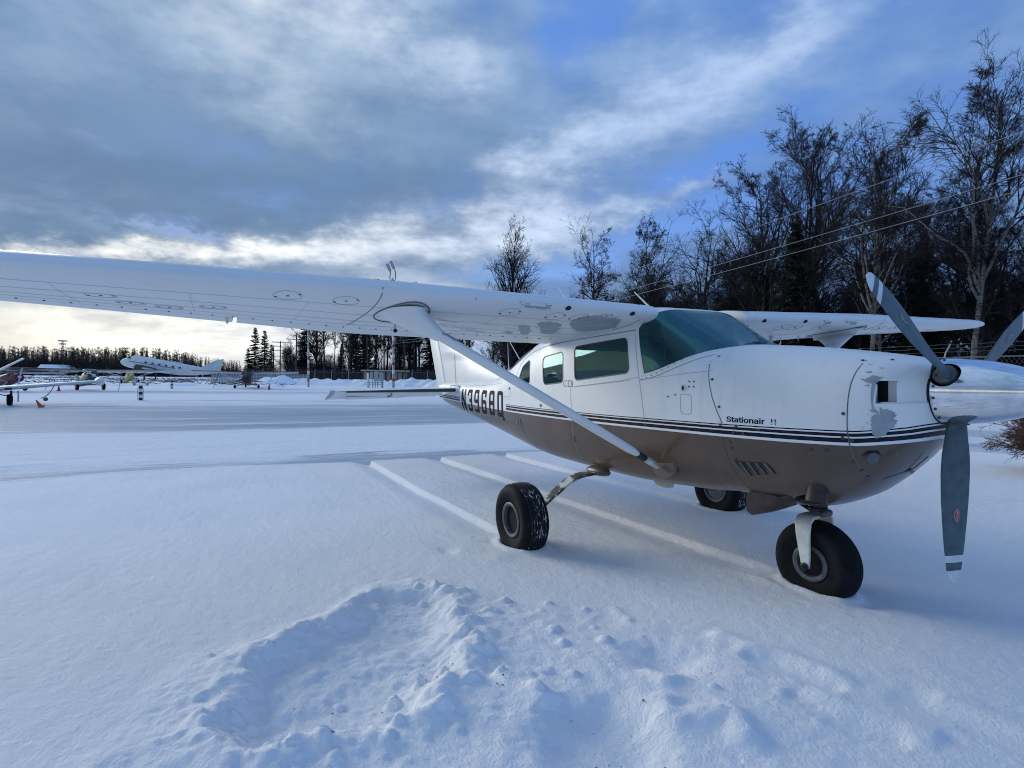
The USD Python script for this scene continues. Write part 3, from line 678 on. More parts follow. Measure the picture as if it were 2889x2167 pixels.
for k in range(16):   # faint streaks under the inner wing: paint wear, with reflections painted in
    y0, c0 = rgp.uniform(1.2,2.1), rgp.uniform(.28,.68); P = sg.LineString([(y0+.03*i+rgp.normal(0,.01), c0-.012*i+.012*math.sin(i*1.3+k)) for i in range(int(rgp.integers(4,9)))]).buffer(.005)
    obj(near_wing, 'wear_reflection_streak', grid_patch(P.intersection(sg.box(.6,.02,3,.72)), wing_on(-1), .05), mt['scuff_reflection'], False)
N_A = [(.839,.238),(.86,.231),(.876,.248),(.88,.268),(.891,.277),(.912,.265),(.933,.264),(.919,.235),(.917,.209),(.912,.185),(.912,.1),(.912,.04),(.917,.016),(.909,.0),(.903,.06),(.899,.138),(.896,.188),(.878,.202),(.864,.21)]
N_B = [(.936,.007),(.945,.003),(.964,-.01),(.978,-.032),(.989,-.085),(.977,-.099),(.988,-.133),(.985,-.154),(.976,-.165),(.974,-.182),(.959,-.186),(.951,-.196),(.938,-.209),(.91,-.202),(.903,-.162),(.902,-.114),(.903,-.054),(.907,-.025),(.938,-.022)]
N_F = [[(.868,.176),(.888,.185),(.888,.171),(.872,.168)],[(.847,.306),(.861,.32),(.879,.308),(.861,.294)],[(.888,.371),(.908,.368),(.906,.354)],[(.897,.007),(.915,.009),(.932,-.002),(.931,-.021),(.914,-.003)],[(.829,.412),(.853,.404),(.839,.4)],[(.89,-.01),(.896,-.01),(.893,-.017)],[(.884,-.058),(.892,-.059),(.889,-.064)],[(.863,-.081),(.871,-.081),(.868,-.088)]]
fus = stage.GetPrimAtPath(ac.GetPath().pathString+'/fuselage')
for k, P in enumerate([N_A, N_B]+N_F): obj(fus, 'worn_paint_patch', grid_patch(ragged(sg.Polygon(P), .006 if k < 2 else .003, 40+k, .008), hull_xt(-1), .012, .0016), mt['primer'], False)
pt = wing_pt(1.70, .40, False, 1, .0)
o = obj(ac, 'pitot_tube', tube([pt, pt+[0,0,-.10], pt+[.02,0,-.13], pt+[.16,0,-.13]], [.022,.02,.014,.010], 8), mt['white'], 40)
obj(ac, 'fuel_vent_tube', tube([wing_pt(2.2,.55,False,1)+np.array([.0,0,0]), wing_pt(2.2,.55,False,1)+np.array([0,0,-.06]), wing_pt(2.2,.55,False,1)+np.array([-.06,0.02,-.10])], .009, 6), mt['white'], 40)
# roof aerials
for (a, b) in (((-1.95,-.20,2.03),(-2.46,-.20,2.517)), ((-1.0,-.20,2.10),(-1.213,-.20,2.275))):
    obj(ac, 'whip_aerial', tube([a, (np.array(a)+b)/2, b], [.009,.007,.004], 6), mt['white'], 40)
obj(ac, 'whip_aerial', tube([(-3.55,.0,1.64),(-3.907,0,1.967),(-4.0,0,2.052)], [.008,.006,.004], 6), mt['white'], 40)
obj(ac, 'whip_aerial', tube([(-3.98,.0,1.53),(-4.0,0,1.72),(-4.013,0,2.0)], [.012,.007,.003], 6), mt['white'], 40)

# ---- tail
def foil(x0, x1, t, n=14):
    u = (1-np.cos(np.linspace(0, np.pi, n)))/2; yt = 5*t*(.2969*np.sqrt(u)-.126*u-.3516*u**2+.2843*u**3-.1036*u**4)*(x0-x1)
    return x0-(x0-x1)*u, yt
def fin_ring(z, x0, x1, t):
    x, h = foil(x0, x1, t); return np.vstack([np.stack([x[::-1], h[::-1], np.full(len(x), z)], 1), np.stack([x[1:], -h[1:], np.full(len(x)-1, z)], 1)])
fl_ = PchipInterpolator([1.40,1.52,1.60,1.69,1.80,1.90,1.973,2.06,2.3,2.6,2.78], [-3.55,-3.75,-4.12,-4.675,-5.10,-5.42,-5.62,-5.78,-6.05,-6.39,-6.60])
te = lambda z: -6.784-(z-1.489)*.427
obj(ac, 'fin', loft([fin_ring(z, float(fl_(z)), te(z)+.40, .075 if z > 1.9 else .045) for z in np.linspace(1.40,2.78,22)]), mt['white'], 40)
obj(ac, 'rudder', loft([fin_ring(z, te(z)+.44, te(z), .085) for z in np.linspace(1.36,2.76,8)]), mt['white'], 40)
obj(ac, 'fin_cap', loft([fin_ring(z, -6.60-k*.1, te(2.78)+k*.05, .08*(1-.5*k)) for z, k in ((2.78,0),(2.81,.4),(2.83,1.0))]), mt['white'], 40)
obj(ac, 'fin_seam', tube([(-5.80,-.032,1.45),(-5.82,-.034,1.66),(-5.84,-.036,1.95)], .003, 4), mt['faint'], False)
def hring(y, x0, x1, t, z, side, dr=0.0):
    x, h = foil(x0, x1, t); zz = z-dr*np.clip((x0-x)/(x0-x1), 0, 1)
    return np.vstack([np.stack([x[::-1], np.full(len(x), side*y), (zz+h)[::-1]], 1), np.stack([x[1:], np.full(len(x)-1, side*y), (zz-h)[1:]], 1)])
for s in (-1, 1):
    xl = lambda y: -5.375-.243*(y-.2); xh = lambda y: -6.02-.02*(y-.2); xt = lambda y: -6.56+.105*(y-.2)
    stb = obj(ac, 'stabilizer', loft([hring(y, xl(y), xh(y), .125-.02*y, 1.342+.003*y, s) for y in np.linspace(.10,1.86,10)]+[hring(y, xl(y)-k, xh(y), .085*(1-k*2), 1.346, s) for y, k in ((1.90,.03),(1.935,.09))]), mt['white'], 40)
    bt = []
    for y in np.linspace(.21, 1.80, 12):
        x, h = foil(xl(y), xh(y), .125-.02*y, 40); k = x > xl(y)-.055; x, h = x[k], h[k]
        bt.append(np.vstack([np.stack([x[::-1]+.004, np.full(len(x), s*y), 1.342+.003*y+(h[::-1]+.003)], 1), np.stack([x[1:]+.004, np.full(len(x)-1, s*y), 1.342+.003*y-(h[1:]+.003)], 1)]))
    n = min(len(b) for b in bt)
    bt = [np.array([b[int(round(i))] for i in np.linspace(0, len(b)-1, n)]) for b in bt]
    obj(stb, 'leading_edge_boot', loft(bt), mt['boot'], 40)
    dr = .125
    el = obj(ac, 'elevator', loft([hring(y, xh(y)-.008, xt(y), .11, 1.342+.003*y, s, dr) for y in np.linspace(.14,1.80,8)]+[hring(1.802, xl(1.9)+.02, xt(1.86), .06, 1.36, s, dr*1.1), hring(1.96, xl(1.9)-.02, xt(1.93), .055, 1.362, s, dr*1.15), hring(1.99, xl(1.9)-.08, xt(1.93)+.05, .03, 1.36, s, dr*1.1)]), mt['white'], 40)
    obj(el, 'horn_cap', loft([hring(y, -5.78-.02*k, -6.42+.04*k, .075, 1.368, s, dr*1.2) for y, k in ((1.965,0),(2.0,0),(2.03,2))]), mt['primer'], 40)
    if s < 0:
        obj(el, 'trim_tab', loft([hring(y, xt(y)+.17, xt(y)-.006, .055, 1.342-dr*.70, s, .045) for y in np.linspace(.72,1.70,5)]), mt['white'], 40)
        tb = [(-6.39,s*.72,1.262),(-6.39,s*1.70,1.262)]
        obj(el, 'trim_seam', tube([(-6.36,s*.70,1.243),(-6.33,s*1.72,1.248)], .004, 4), mt['seam'], False)
        obj(el, 'trim_actuator', tube([(-6.12,s*1.02,1.30),(-6.10,s*1.02,1.262),(-6.36,s*1.02,1.235)], .010, 6), mt['seam'], False)
    obj(stb, 'frost', loft([hring(y, xl(y)-.07, xh(y)+.02, .125-.02*y, 1.346+.003*y, s)*[1,1,1]+[0,0,.004] for y in np.linspace(.22,1.8,8)]), mt['frost'], 40)
    rr = lathe([(.09,-.012),(.10,0),(.09,.012)], 20, (0,s,0)); rr.apply_scale([1.0,1,.95]); rr.apply_translation((-5.42, s*float(hull_y(-5.42,1.34)), 1.34)); obj(ac, 'stabilizer_root_seal', rr, mt['white'], 40)
    obj(ac, 'tail_slot', strip([(-5.62,1.408),(-5.92,1.40)], .012, .002, s), mt['dark'], False)

# ---- landing gear
def wheel(parent, c, R, W, side, turn=0.0, tread='tread', hubr=.125):
    """tyre with grooves, rim, hub; axis along y"""
    a = W/2
    prof = [(hubr+.012,-a*.62),(hubr+.03,-a*.80),(R*.72,-a*.99),(R*.82,-a*.99),(R*.92,-a*.86),(R*.975,-a*.62)]
    tr = []
    for k in range(6):
        y0 = -a*.62+a*1.24*k/6; w = a*1.24/6
        tr += [(R-.012*((abs(y0+w*.2))/a)**2, y0+w*.12),(R-.012*((abs(y0+w*.8))/a)**2, y0+w*.80),(R-.010-.012*(abs(y0+w*.9)/a)**2, y0+w*.86),(R-.010-.012*(abs(y0+w)/a)**2, y0+w*.98)]
    side_l = prof; side_r = [(r, -h) for r, h in prof[::-1]]
    ax = np.array([math.sin(turn), math.cos(turn), 0])
    ty = obj(parent, 'tyre', lathe(side_l+[(hubr+.012, -a*.62)][:0]+side_r, 56, ax, c), mt['rubber'], 40)
    obj(ty, 'tread', lathe([(R*.90,-a*.60)]+tr+[(R*.90,a*.62)], 56, ax, c), mt[tread], 25)
    for q in (-1, 1):
        rm = obj(parent, 'rim', lathe([(hubr+.022,q*a*.60),(hubr+.024,q*a*.86),(hubr+.012,q*a*.90),(hubr-.006,q*a*.86),(hubr-.012,q*a*.60),(hubr-.014,q*a*.18),(hubr*.55,q*a*.12),(.001,q*a*.12),(.001,q*a*.05),(hubr+.022,q*a*.05)], 40, ax, c), mt['wheel'], 30)
        obj(rm, 'hub', lathe([(.001,q*a*.10),(.062,q*a*.10),(.062,q*a*.42),(.05,q*a*.5),(.042,q*a*.5),(.038,q*a*.30),(.001,q*a*.30)], 24, ax, c), mt['wheel'], 30)
        lat = np.cross(ax, [0,0,1.0])
        obj(rm, 'wheel_bolt', cat([box(np.asarray(c)+ax*q*a*.17+.088*(math.cos(t)*lat+math.sin(t)*np.array([0,0,1.0])), (.02,.02,.02)) for t in np.linspace(0, 2*np.pi, 9)[:-1]]), mt['alloy'], False, kind='stuff')
for s in (-1, 1):
    mg = obj(ac, 'main_gear_leg', loft([np.array([(x0+dx*w, s*y, z+dz*.011*n) for dx, dz in ((-1,-1),(-.7,-1.3),(.7,-1.3),(1,-1),(1,1),(.7,1.3),(-.7,1.3),(-1,1))]) for x0, y, z, w, n in ((-1.47,.36,.66,.075,1),(-1.47,.52,.655,.07,1),(-1.475,.66,.640,.062,1),(-1.48,.76,.60,.058,1.1),(-1.49,.95,.475,.050,1.1),(-1.50,1.10,.365,.045,1.1),(-1.505,1.20,.31,.04,1.1))]), mt['gear'], 30)
    obj(mg, 'brake_line', tube([(-1.545,s*.55,.63),(-1.545,s*.76,.585),(-1.55,s*1.1,.345)], .006, 5), mt['oleo'], False)
    fr = loft([np.array([(-1.44+.15*k*math.cos(t), s*(.44+.06*q), .672+.042*k*math.sin(t)) for t in np.linspace(0,2*np.pi,20,endpoint=False)]) for q, k in ((0,1.1),(.5,1.0),(1.0,.8),(1.25,.45))])
    obj(ac, 'gear_leg_fairing', fr, mt['brown'], 40)
    wh = UsdGeom.Xform.Define(stage, path_for(ac, 'main_wheel')).GetPrim()
    wheel(wh, (-1.505, s*1.222, .330), .302, .245, s)
    obj(ac, 'brake_disc', lathe([(.001,-.006),(.10,-.006),(.10,.006),(.001,.006)], 24, (0,1,0), (-1.505, s*1.13, .315)), mt['wheel'], 30)
NX, NZ = .325, .285
wh = UsdGeom.Xform.Define(stage, path_for(ac, 'nose_wheel')).GetPrim()
wheel(wh, (NX, 0, NZ), .268, .195, -1, .0, 'rubber', .095)
ng = obj(ac, 'nose_gear_strut', tube([(NX+.01,0,.86),(NX+.01,0,.645)], .042, 16), mt['oleo'], 30)
obj(ng, 'oleo_collar', cat([lathe([(.001,z),(.058,z),(.058,z+.022),(.001,z+.022)], 20, (0,0,1), (NX+.01,0,0)) for z in (.70,.66,.625)]), mt['oleo'], 30)
obj(ng, 'torque_link', cat([tube([(NX-.03,0,.615),(NX-.17,0,.675)], .016, 8), tube([(NX-.17,0,.675),(NX-.04,0,.76)], .014, 8), box((NX-.17,0,.675),(.04,.07,.04), b=.008)]), mt['oleo'], 30)
obj(ng, 'steering_block', box((NX+.03,-.005,.618), (.11,.10,.04), b=.01), mt['wheel'], False)
fk = []
for s in (-1, 1):
    P = [(NX-.005,s*.02,.598),(NX-.015,s*.09,.590),(NX-.02,s*.118,.555),(NX-.016,s*.122,.46),(NX-.004,s*.122,.34),(NX,s*.122,NZ-.02)]
    wd = [.055,.058,.056,.047,.036,.026]; rings = []
    for k, (p, w) in enumerate(zip(P, wd)):
        p = np.array(p); t = np.array(P[min(k+1,5)])-np.array(P[max(k-1,0)]); t /= np.linalg.norm(t); nrm = np.cross(t, [1.0,0,0]); nrm /= np.linalg.norm(nrm)
        rings.append(np.array([p+[dx*w,0,0]+nrm*dn*.010 for dx, dn in ((-1,-.5),(-.85,-1),(.85,-1),(1,-.5),(1,.5),(.85,1),(-.85,1),(-1,.5))]))
    fk.append(loft(rings))
f = obj(ac, 'nose_fork', cat(fk), mt['fork'], 40)
for s in (-1, 1):
    obj(f, 'axle_nut', cat([lathe([(.001,-.012),(.026,-.012),(.026,.006),(.018,.010),(.001,.010)], 16, (0,s,0), (NX,s*.136,NZ-.012)), lathe([(.001,0),(.014,0),(.012,.02),(.001,.02)], 8, (0,s,0), (NX,s*.142,NZ-.012))]), mt['oleo'], 30)

# ---- nose: propeller, spinner, exhaust, cowl flaps, lights
HUB = np.array([1.115, -.012, 1.425]); PHI = -.050
def sp_r(x): return .178*np.sqrt(np.clip(1-((x-1.062)/.46)**1.75, 0, 1))*.985+.003
xs = np.concatenate([[1.062,1.064],np.linspace(1.075,1.515,26),[1.5215]])
spn = lathe([(max(.002, float(sp_r(x))), x-HUB[0]) for x in xs], 64, (1,0,0), HUB)
holes_s = []
blades = []
for k in range(3):
    t = PHI+k*2*np.pi/3; rad = np.array([0, math.sin(t), -math.cos(t)]); tang = np.array([0, math.cos(t), math.sin(t)])
    holes_s.append(mf(trimesh.creation.cylinder(.070, .16, sections=32, transform=trimesh.transformations.translation_matrix(HUB+rad*.18)@trimesh.geometry.align_vectors([0,0,1], rad))))
    blades.append((rad, tang))
spn = tm(mf(spn)-m3.Manifold.batch_boolean(holes_s, m3.OpType.Add))
sp_o = obj(ac, 'spinner', spn, mt['spinner'], 40)
obj(sp_o, 'backplate', lathe([(.001,-.075),(.176,-.075),(.180,-.066),(.180,-.055),(.001,-.055)], 64, (1,0,0), HUB), mt['dark'], 30)
obj(sp_o, 'blade_hole_shade', trimesh.creation.icosphere(3, .128).apply_translation(HUB+[.0,0,0]), mt['dark'], True)  # near-black ball inside the spinner, paints the blade holes as deep shade
scr = []
for t in np.linspace(0, 2*np.pi, 19)[:-1]:
    x = 1.078; r = float(sp_r(x)); scr.append(trimesh.creation.icosphere(1, .0075).apply_translation(HUB+[x-HUB[0], r*math.sin(t), r*math.cos(t)]))
obj(sp_o, 'spinner_screw', cat(scr), mt['rivet'], True, kind='stuff')
RP = 1.012
BR = [.05,.10,.16,.20,.26,.34,.45,.58,.70,.80,.88,.94,.975,1.0,1.008]
BCH = [.075,.078,.088,.100,.118,.148,.170,.176,.166,.150,.131,.112,.092,.055,.018]
BTH = [.075,.072,.060,.045,.034,.026,.021,.017,.014,.012,.010,.009,.008,.006,.004]
BB = [44,44,42,38,34,29,23,18,15.2,13.4,12.3,11.7,11.3,11,11]
def blade_ring(r, ch, th, be, rad, tang):
    b = math.radians(be); cd = math.sin(b)*np.array([1.0,0,0])+math.cos(b)*tang; nd = np.cross(cd, rad)
    g = np.linspace(0, 2*np.pi, 28, endpoint=False); u = np.cos(g); v = np.sin(g)
    hh = th/2*np.sign(v)*np.abs(v)**.9*(1-.25*u)*np.where(v > 0, 1.15, .6)
    k = min(1.0, th/ch)
    return HUB+rad*r+(u[:,None]*ch/2-.04*ch)*cd+hh[:,None]*nd*(1 if np.dot(nd,[1,0,0]) > 0 else -1)
def interp_b(r): return [np.interp(r, BR, q) for q in (BCH, BTH, BB)]
for k, (rad, tang) in enumerate(blades):
    def part(r0, r1, off=0.0, n=14):
        rr = np.unique(np.concatenate([np.linspace(r0, r1, n), [b for b in BR if r0 < b < r1]]))
        return loft([blade_ring(r, interp_b(r)[0]+off, interp_b(r)[1]+off, interp_b(r)[2], rad, tang) for r in rr])
    bo = obj(ac, 'propeller_blade', part(.05, .868, n=30), mt['blade'], 40, label=['propeller blade pointing straight down','propeller blade rising past the right edge','propeller blade rising toward the far wing'][k])
    obj(bo, 'white_band', part(.868, .905), mt['bladetip'], 40)
    obj(bo, 'grey_band', part(.905, .948), mt['blade'], 40)
    obj(bo, 'white_tip', part(.948, 1.012), mt['bladetip'], 40)
    obj(bo, 'blade_collar', lathe([(.046,.150),(.052,.150),(.052,.176),(.046,.176)], 32, rad, HUB), mt['wheel'], 30)
    # oval maker's badge on the front face
    be = math.radians(float(interp_b(.62)[2])); cd = math.sin(be)*np.array([1.0,0,0])+math.cos(be)*tang; nd = np.cross(cd, rad); nd *= -1 if np.dot(nd, [0.35,-.93,0.1]) < 0 else 1
    for sgn in ((1,-1) if k else (1,)):
        c0 = HUB+rad*.655-.04*.147*cd
        def onb(p2, h): return c0+p2[:,:1]*cd*(1 if np.dot(cd,[.925,.38,0]) > 0 else -1)+p2[:,1:2]*(-rad)+nd*sgn*h
        a = np.linspace(0, 2*np.pi, 40, endpoint=False); ov = np.stack([np.cos(a), np.sin(a)], 1)
        def disc(sx, sy, h0, h1):
            return loft([onb(ov*[sx,sy], h0), onb(ov*[sx,sy], h1)])
        bd = obj(bo, 'maker_badge', disc(.0165,.036,.004,.0135), mt['alloy'], 30)
        obj(bd, 'badge_field', disc(.0148,.034,.004,.0140), mt['red'] if k == 0 else mt['blade'], 30)
        if k == 0:
            tx = meshkit.text_mesh('HARTZELL', .0075, .001, True); v = tx.vertices.copy(); v -= [v[:,0].mean(), .0037, 0]
            vv = onb(np.stack([v[:,1], -v[:,0]], 1)*1.15, 0.0)+nd*(.0141+v[:,2:3]); obj(bd, 'badge_lettering', trimesh.Trimesh(vv, tx.faces, process=False), mt['alloy'], False)
# open cowl flaps: hinged plates with side walls hanging under the firewall
for s in (-1, 1):
    yy = s*.27
    pl = lambda x, z, y0, y1, th=.012: [(x,y0,z),(x,y1,z),(x,y1,z-th),(x,y0,z-th)]
    cf = loft([np.array([(x, yy+s*w*1.0, z), (x, yy+s*w*.6, z-.035), (x, yy-s*w*.6, z-.04), (x, yy-s*w, z-.0), (x, yy-s*w, z+h), (x, yy+s*w, z+h)]) for x, z, w, h in ((.40,.775,.10,.01),(.33,.730,.125,.03),(.22,.675,.13,.09),(.13,.635,.135,.125),(.10,.625,.135,.11))])
    fo = obj(ac, 'cowl_flap', cf, mt['exh'], 30)
    obj(fo, 'flap_mouth', box((.086, yy, .66), (.02,.22,.05)), mt['dark'], False)  # near-black box painting the shade in the mouth
    obj(ac, 'exhaust_stub', lathe([(.060,-.16),(.060,.10),(.052,.10),(.048,-.10),(.001,-.10)], 28, (.0, s*.22, -1.0), (.56, s*.355, .87)), mt['exh'], 30) if s < 0 else None
    ld = lathe([(.001,0),(.024,.002),(.030,.010),(.026,.010),(.001,.004)], 24, (.75, s*.62, -.1), light_c*[1,-s,1]+np.array([-.03,-s*.025*-1,0])*0-np.array([.75,s*.62,-.1])*.045)
    if s < 0: obj(ac, 'landing_light', ld, mt['wheel'], 30)
for k, p in enumerate(LOUV):
    lv = obj(ac, 'cowl_louvre', patch(p, .003, -1, .02), mt['dark'], False)
    obj(lv, 'louvre_slat', patch(sa.translate(sa.scale(p, .62, .93), .012, .002), .011, -1, .02), mt['wheel'] if k != 3 else mt['brown'], False)
obj(ac, 'belly_aerial', loft([np.array([(-.93+.12*k*math.cos(t)-sh, .045*k*math.sin(t)-.16, z) for t in np.linspace(0,2*np.pi,24,endpoint=False)]) for z, k, sh in ((.68,1,0),(.62,.94,-.01),(.595,.8,-.02),(.585,.45,-.02))]), mt['beige'], 40)
# ---- cabin contents seen through the glass
for s in (-1, 1):
    for x in (-1.25,-2.0):
        se = obj(ac, 'seat', box((x, s*.25, 1.02), (.46,.44,.16), b=.05), mt['seat'], 40)
        obj(se, 'seat_back', box((x-.23, s*.25, 1.36), (.13,.44,.66), b=.05), mt['seat'], 40); obj(se, 'head_rest', box((x-.25, s*.25, 1.74), (.09,.24,.16), b=.03), mt['seat'], 40)
gs = obj(ac, 'instrument_panel', prism(rpoly([(-.50,1.22),(.50,1.22),(.46,1.58),(.30,1.64),(-.30,1.64),(-.46,1.58)], .03), .05, 'x', -.42), mt['panel'], 30)
obj(gs, 'glare_shield', loft([np.array([(x, y, z-.03*(abs(y)/.46)**2) for y in np.linspace(-.44,.44,12)]+[(x, y, z-.025-.03*(abs(y)/.46)**2) for y in np.linspace(.44,-.44,12)]) for x, z in ((-.47,1.655),(-.2,1.675),(-.08,1.69))]), mt['panel'], 30)
obj(ac, 'windshield_post', tube([(-.30,-.02,1.70),(-.55,-.02,1.96)], .010, 8), mt['white'], 30)
obj(ac, 'control_yoke', cat([tube([(-.42,.27,1.42),(-.62,.27,1.45)], .015, 8), tube([(-.62,.27+.15*math.cos(t),1.47+.12*math.sin(t)) for t in np.linspace(-.6,np.pi+.6,14)], .012, 6)]), mt['panel'], 30)
obj(ac, 'paper_chart', box((-.78,-.33,1.58), (.17,.01,.12), .25), mt['paper'], False)

# ------------------------------------------------------------------ ground
FH = np.array([math.cos(YAW), math.sin(YAW)]); RH = np.array([FH[1], -FH[0]])
def site(depth, lat, z=None):
    """a point measured from where the photographer stands: metres ahead, metres to the right"""
    p = EYE[:2]+FH*depth+RH*lat
    return np.array([p[0], p[1], ground_z(p[0], p[1]) if z is None else z])
NRM = Q[:,2]; ORG = PLANE[:3,3]
def sstep(a, b, x): t = np.clip((x-a)/(b-a), 0, 1); return t*t*(3-2*t)
def ground_z(x, y):
    x, y = np.asarray(x, float), np.asarray(y, float)
    d = (x-EYE[0])*FH[0]+(y-EYE[1])*FH[1]; l = (x-EYE[0])*RH[0]+(y-EYE[1])*RH[1]; r = np.hypot(d, l)
    zt = ORG[2]-(NRM[0]*(x-ORG[0])+NRM[1]*(y-ORG[1]))/NRM[2]
    zf = -.075+.40*sstep(-2, 14, l)*sstep(120, 30, r)
    return zt+(zf-zt)*sstep(11, 32, r)
def nz(x, y, s, o=4, seed=0, sx=1.0, sy=1.0): return meshkit.fbm(np.stack([np.asarray(x)*s*sx, np.asarray(y)*s*sy, np.full(np.shape(x), .37+seed)], -1), o, seed)-.5
def seg_dist(x, y, pts, closed=False):
    """distance to a polyline and position along it (0..1)"""
    P = np.array(pts+([pts[0]] if closed else []), float); best = np.full(np.shape(x), 1e9); par = np.zeros(np.shape(x)); n = len(P)-1
    for i in range(n):
        a, b = P[i], P[i+1]; d = b-a; t = np.clip(((x-a[0])*d[0]+(y-a[1])*d[1])/(d@d), 0, 1)
        q = np.hypot(x-a[0]-t*d[0], y-a[1]-t*d[1]); m = q < best; best = np.where(m, q, best); par = np.where(m, (i+t)/n, par)
    return best, par
def inside(x, y, pts):
    P = np.array(pts); c = np.zeros(np.shape(x), bool); j = len(P)-1
    for i in range(len(P)):
        xi, yi, xj, yj = *P[i], *P[j]
        if yi != yj: c ^= ((yi > y) != (yj > y)) & (x < (xj-xi)*(y-yi)/(yj-yi)+xi)
        j = i
    return c
def sdist(x, y, pts):
    d, _ = seg_dist(x, y, pts, True); return np.where(inside(x, y, pts), d, -d)

LOT = [(-8.05,-16),(-7.95,-9),(-8.02,-6.3),(-8.12,-4.8),(-7.7,-3.2),(-7.05,-1.6),(-6.75,0.0),(-6.55,1.3),(-5.9,3.9),(-4.5,6.4),(-3.3,7.62),(-2.72,7.95),(-2.0,8.16),(0.2,8.85),(4,10.0),(9,11.4),(10,-16)]
PIT1 = [(-.25,-3.39),(.01,-3.46),(.25,-3.39),(.30,-3.31),(.28,-3.21),(.33,-2.96),(.29,-2.75),(.15,-2.71),(.08,-2.48),(-.01,-2.43),(-.19,-2.42),(-.43,-2.30),(-.78,-2.20),(-.98,-2.29),(-1.06,-2.56),(-.77,-2.82),(-.71,-3.01),(-.58,-3.19),(-.54,-3.35)]
PIT2 = [(.67,-2.42),(.51,-2.17),(.60,-1.95),(.82,-1.85),(1.07,-2.0),(1.2,-2.25),(.90,-2.45)]
HOL = [(.30,-1.66),(.29,-1.43),(.56,-1.29),(.73,-1.41),(.73,-1.66),(.53,-1.77)]
TRAMPLED = [(-.75,-3.62),(-.85,-3.0),(-1.2,-2.6),(-1.1,-2.1),(-.6,-1.9),(-.35,-1.5),(.3,-1.05),(.75,-.95),(1.2,-1.0),(1.9,-1.4),(2.4,-2.4),(1.6,-4.2),(.2,-4.1)]
CLODS = [(-1.01,-2.30,.028),(-.82,-2.19,.045),(-.44,-2.05,.036),(-.52,-1.90,.044),(-.47,-2.26,.050),(-.95,-2.76,.030),(-.73,-3.04,.026),(-.67,-3.53,.018),(.42,-2.90,.03),(-.03,-1.84,.04),(.12,-1.88,.036),(-.27,-1.78,.026),(.21,-1.68,.04),(-.16,-1.53,.026),(-.22,-2.32,.05),(-.04,-2.30,.04),(.45,-2.24,.045),(-.27,-3.58,.03),(-.08,-3.57,.034),(-.03,-3.01,.03),(.50,-2.65,.03)]
_rg = np.random.default_rng(11)
for k in range(340):
    i = int(_rg.integers(0, len(PIT1))); a, b = np.array(PIT1[i]), np.array(PIT1[(i+1) % len(PIT1)]); p = a+(b-a)*_rg.random()+_rg.normal(0, .085, 2); CLODS.append((p[0], p[1], float(np.clip(_rg.exponential(.012), .006, .034))))
for k in range(110): CLODS.append((_rg.uniform(-.4,1.1), _rg.uniform(-2.9,-1.5), float(np.clip(_rg.exponential(.011), .006, .034))))
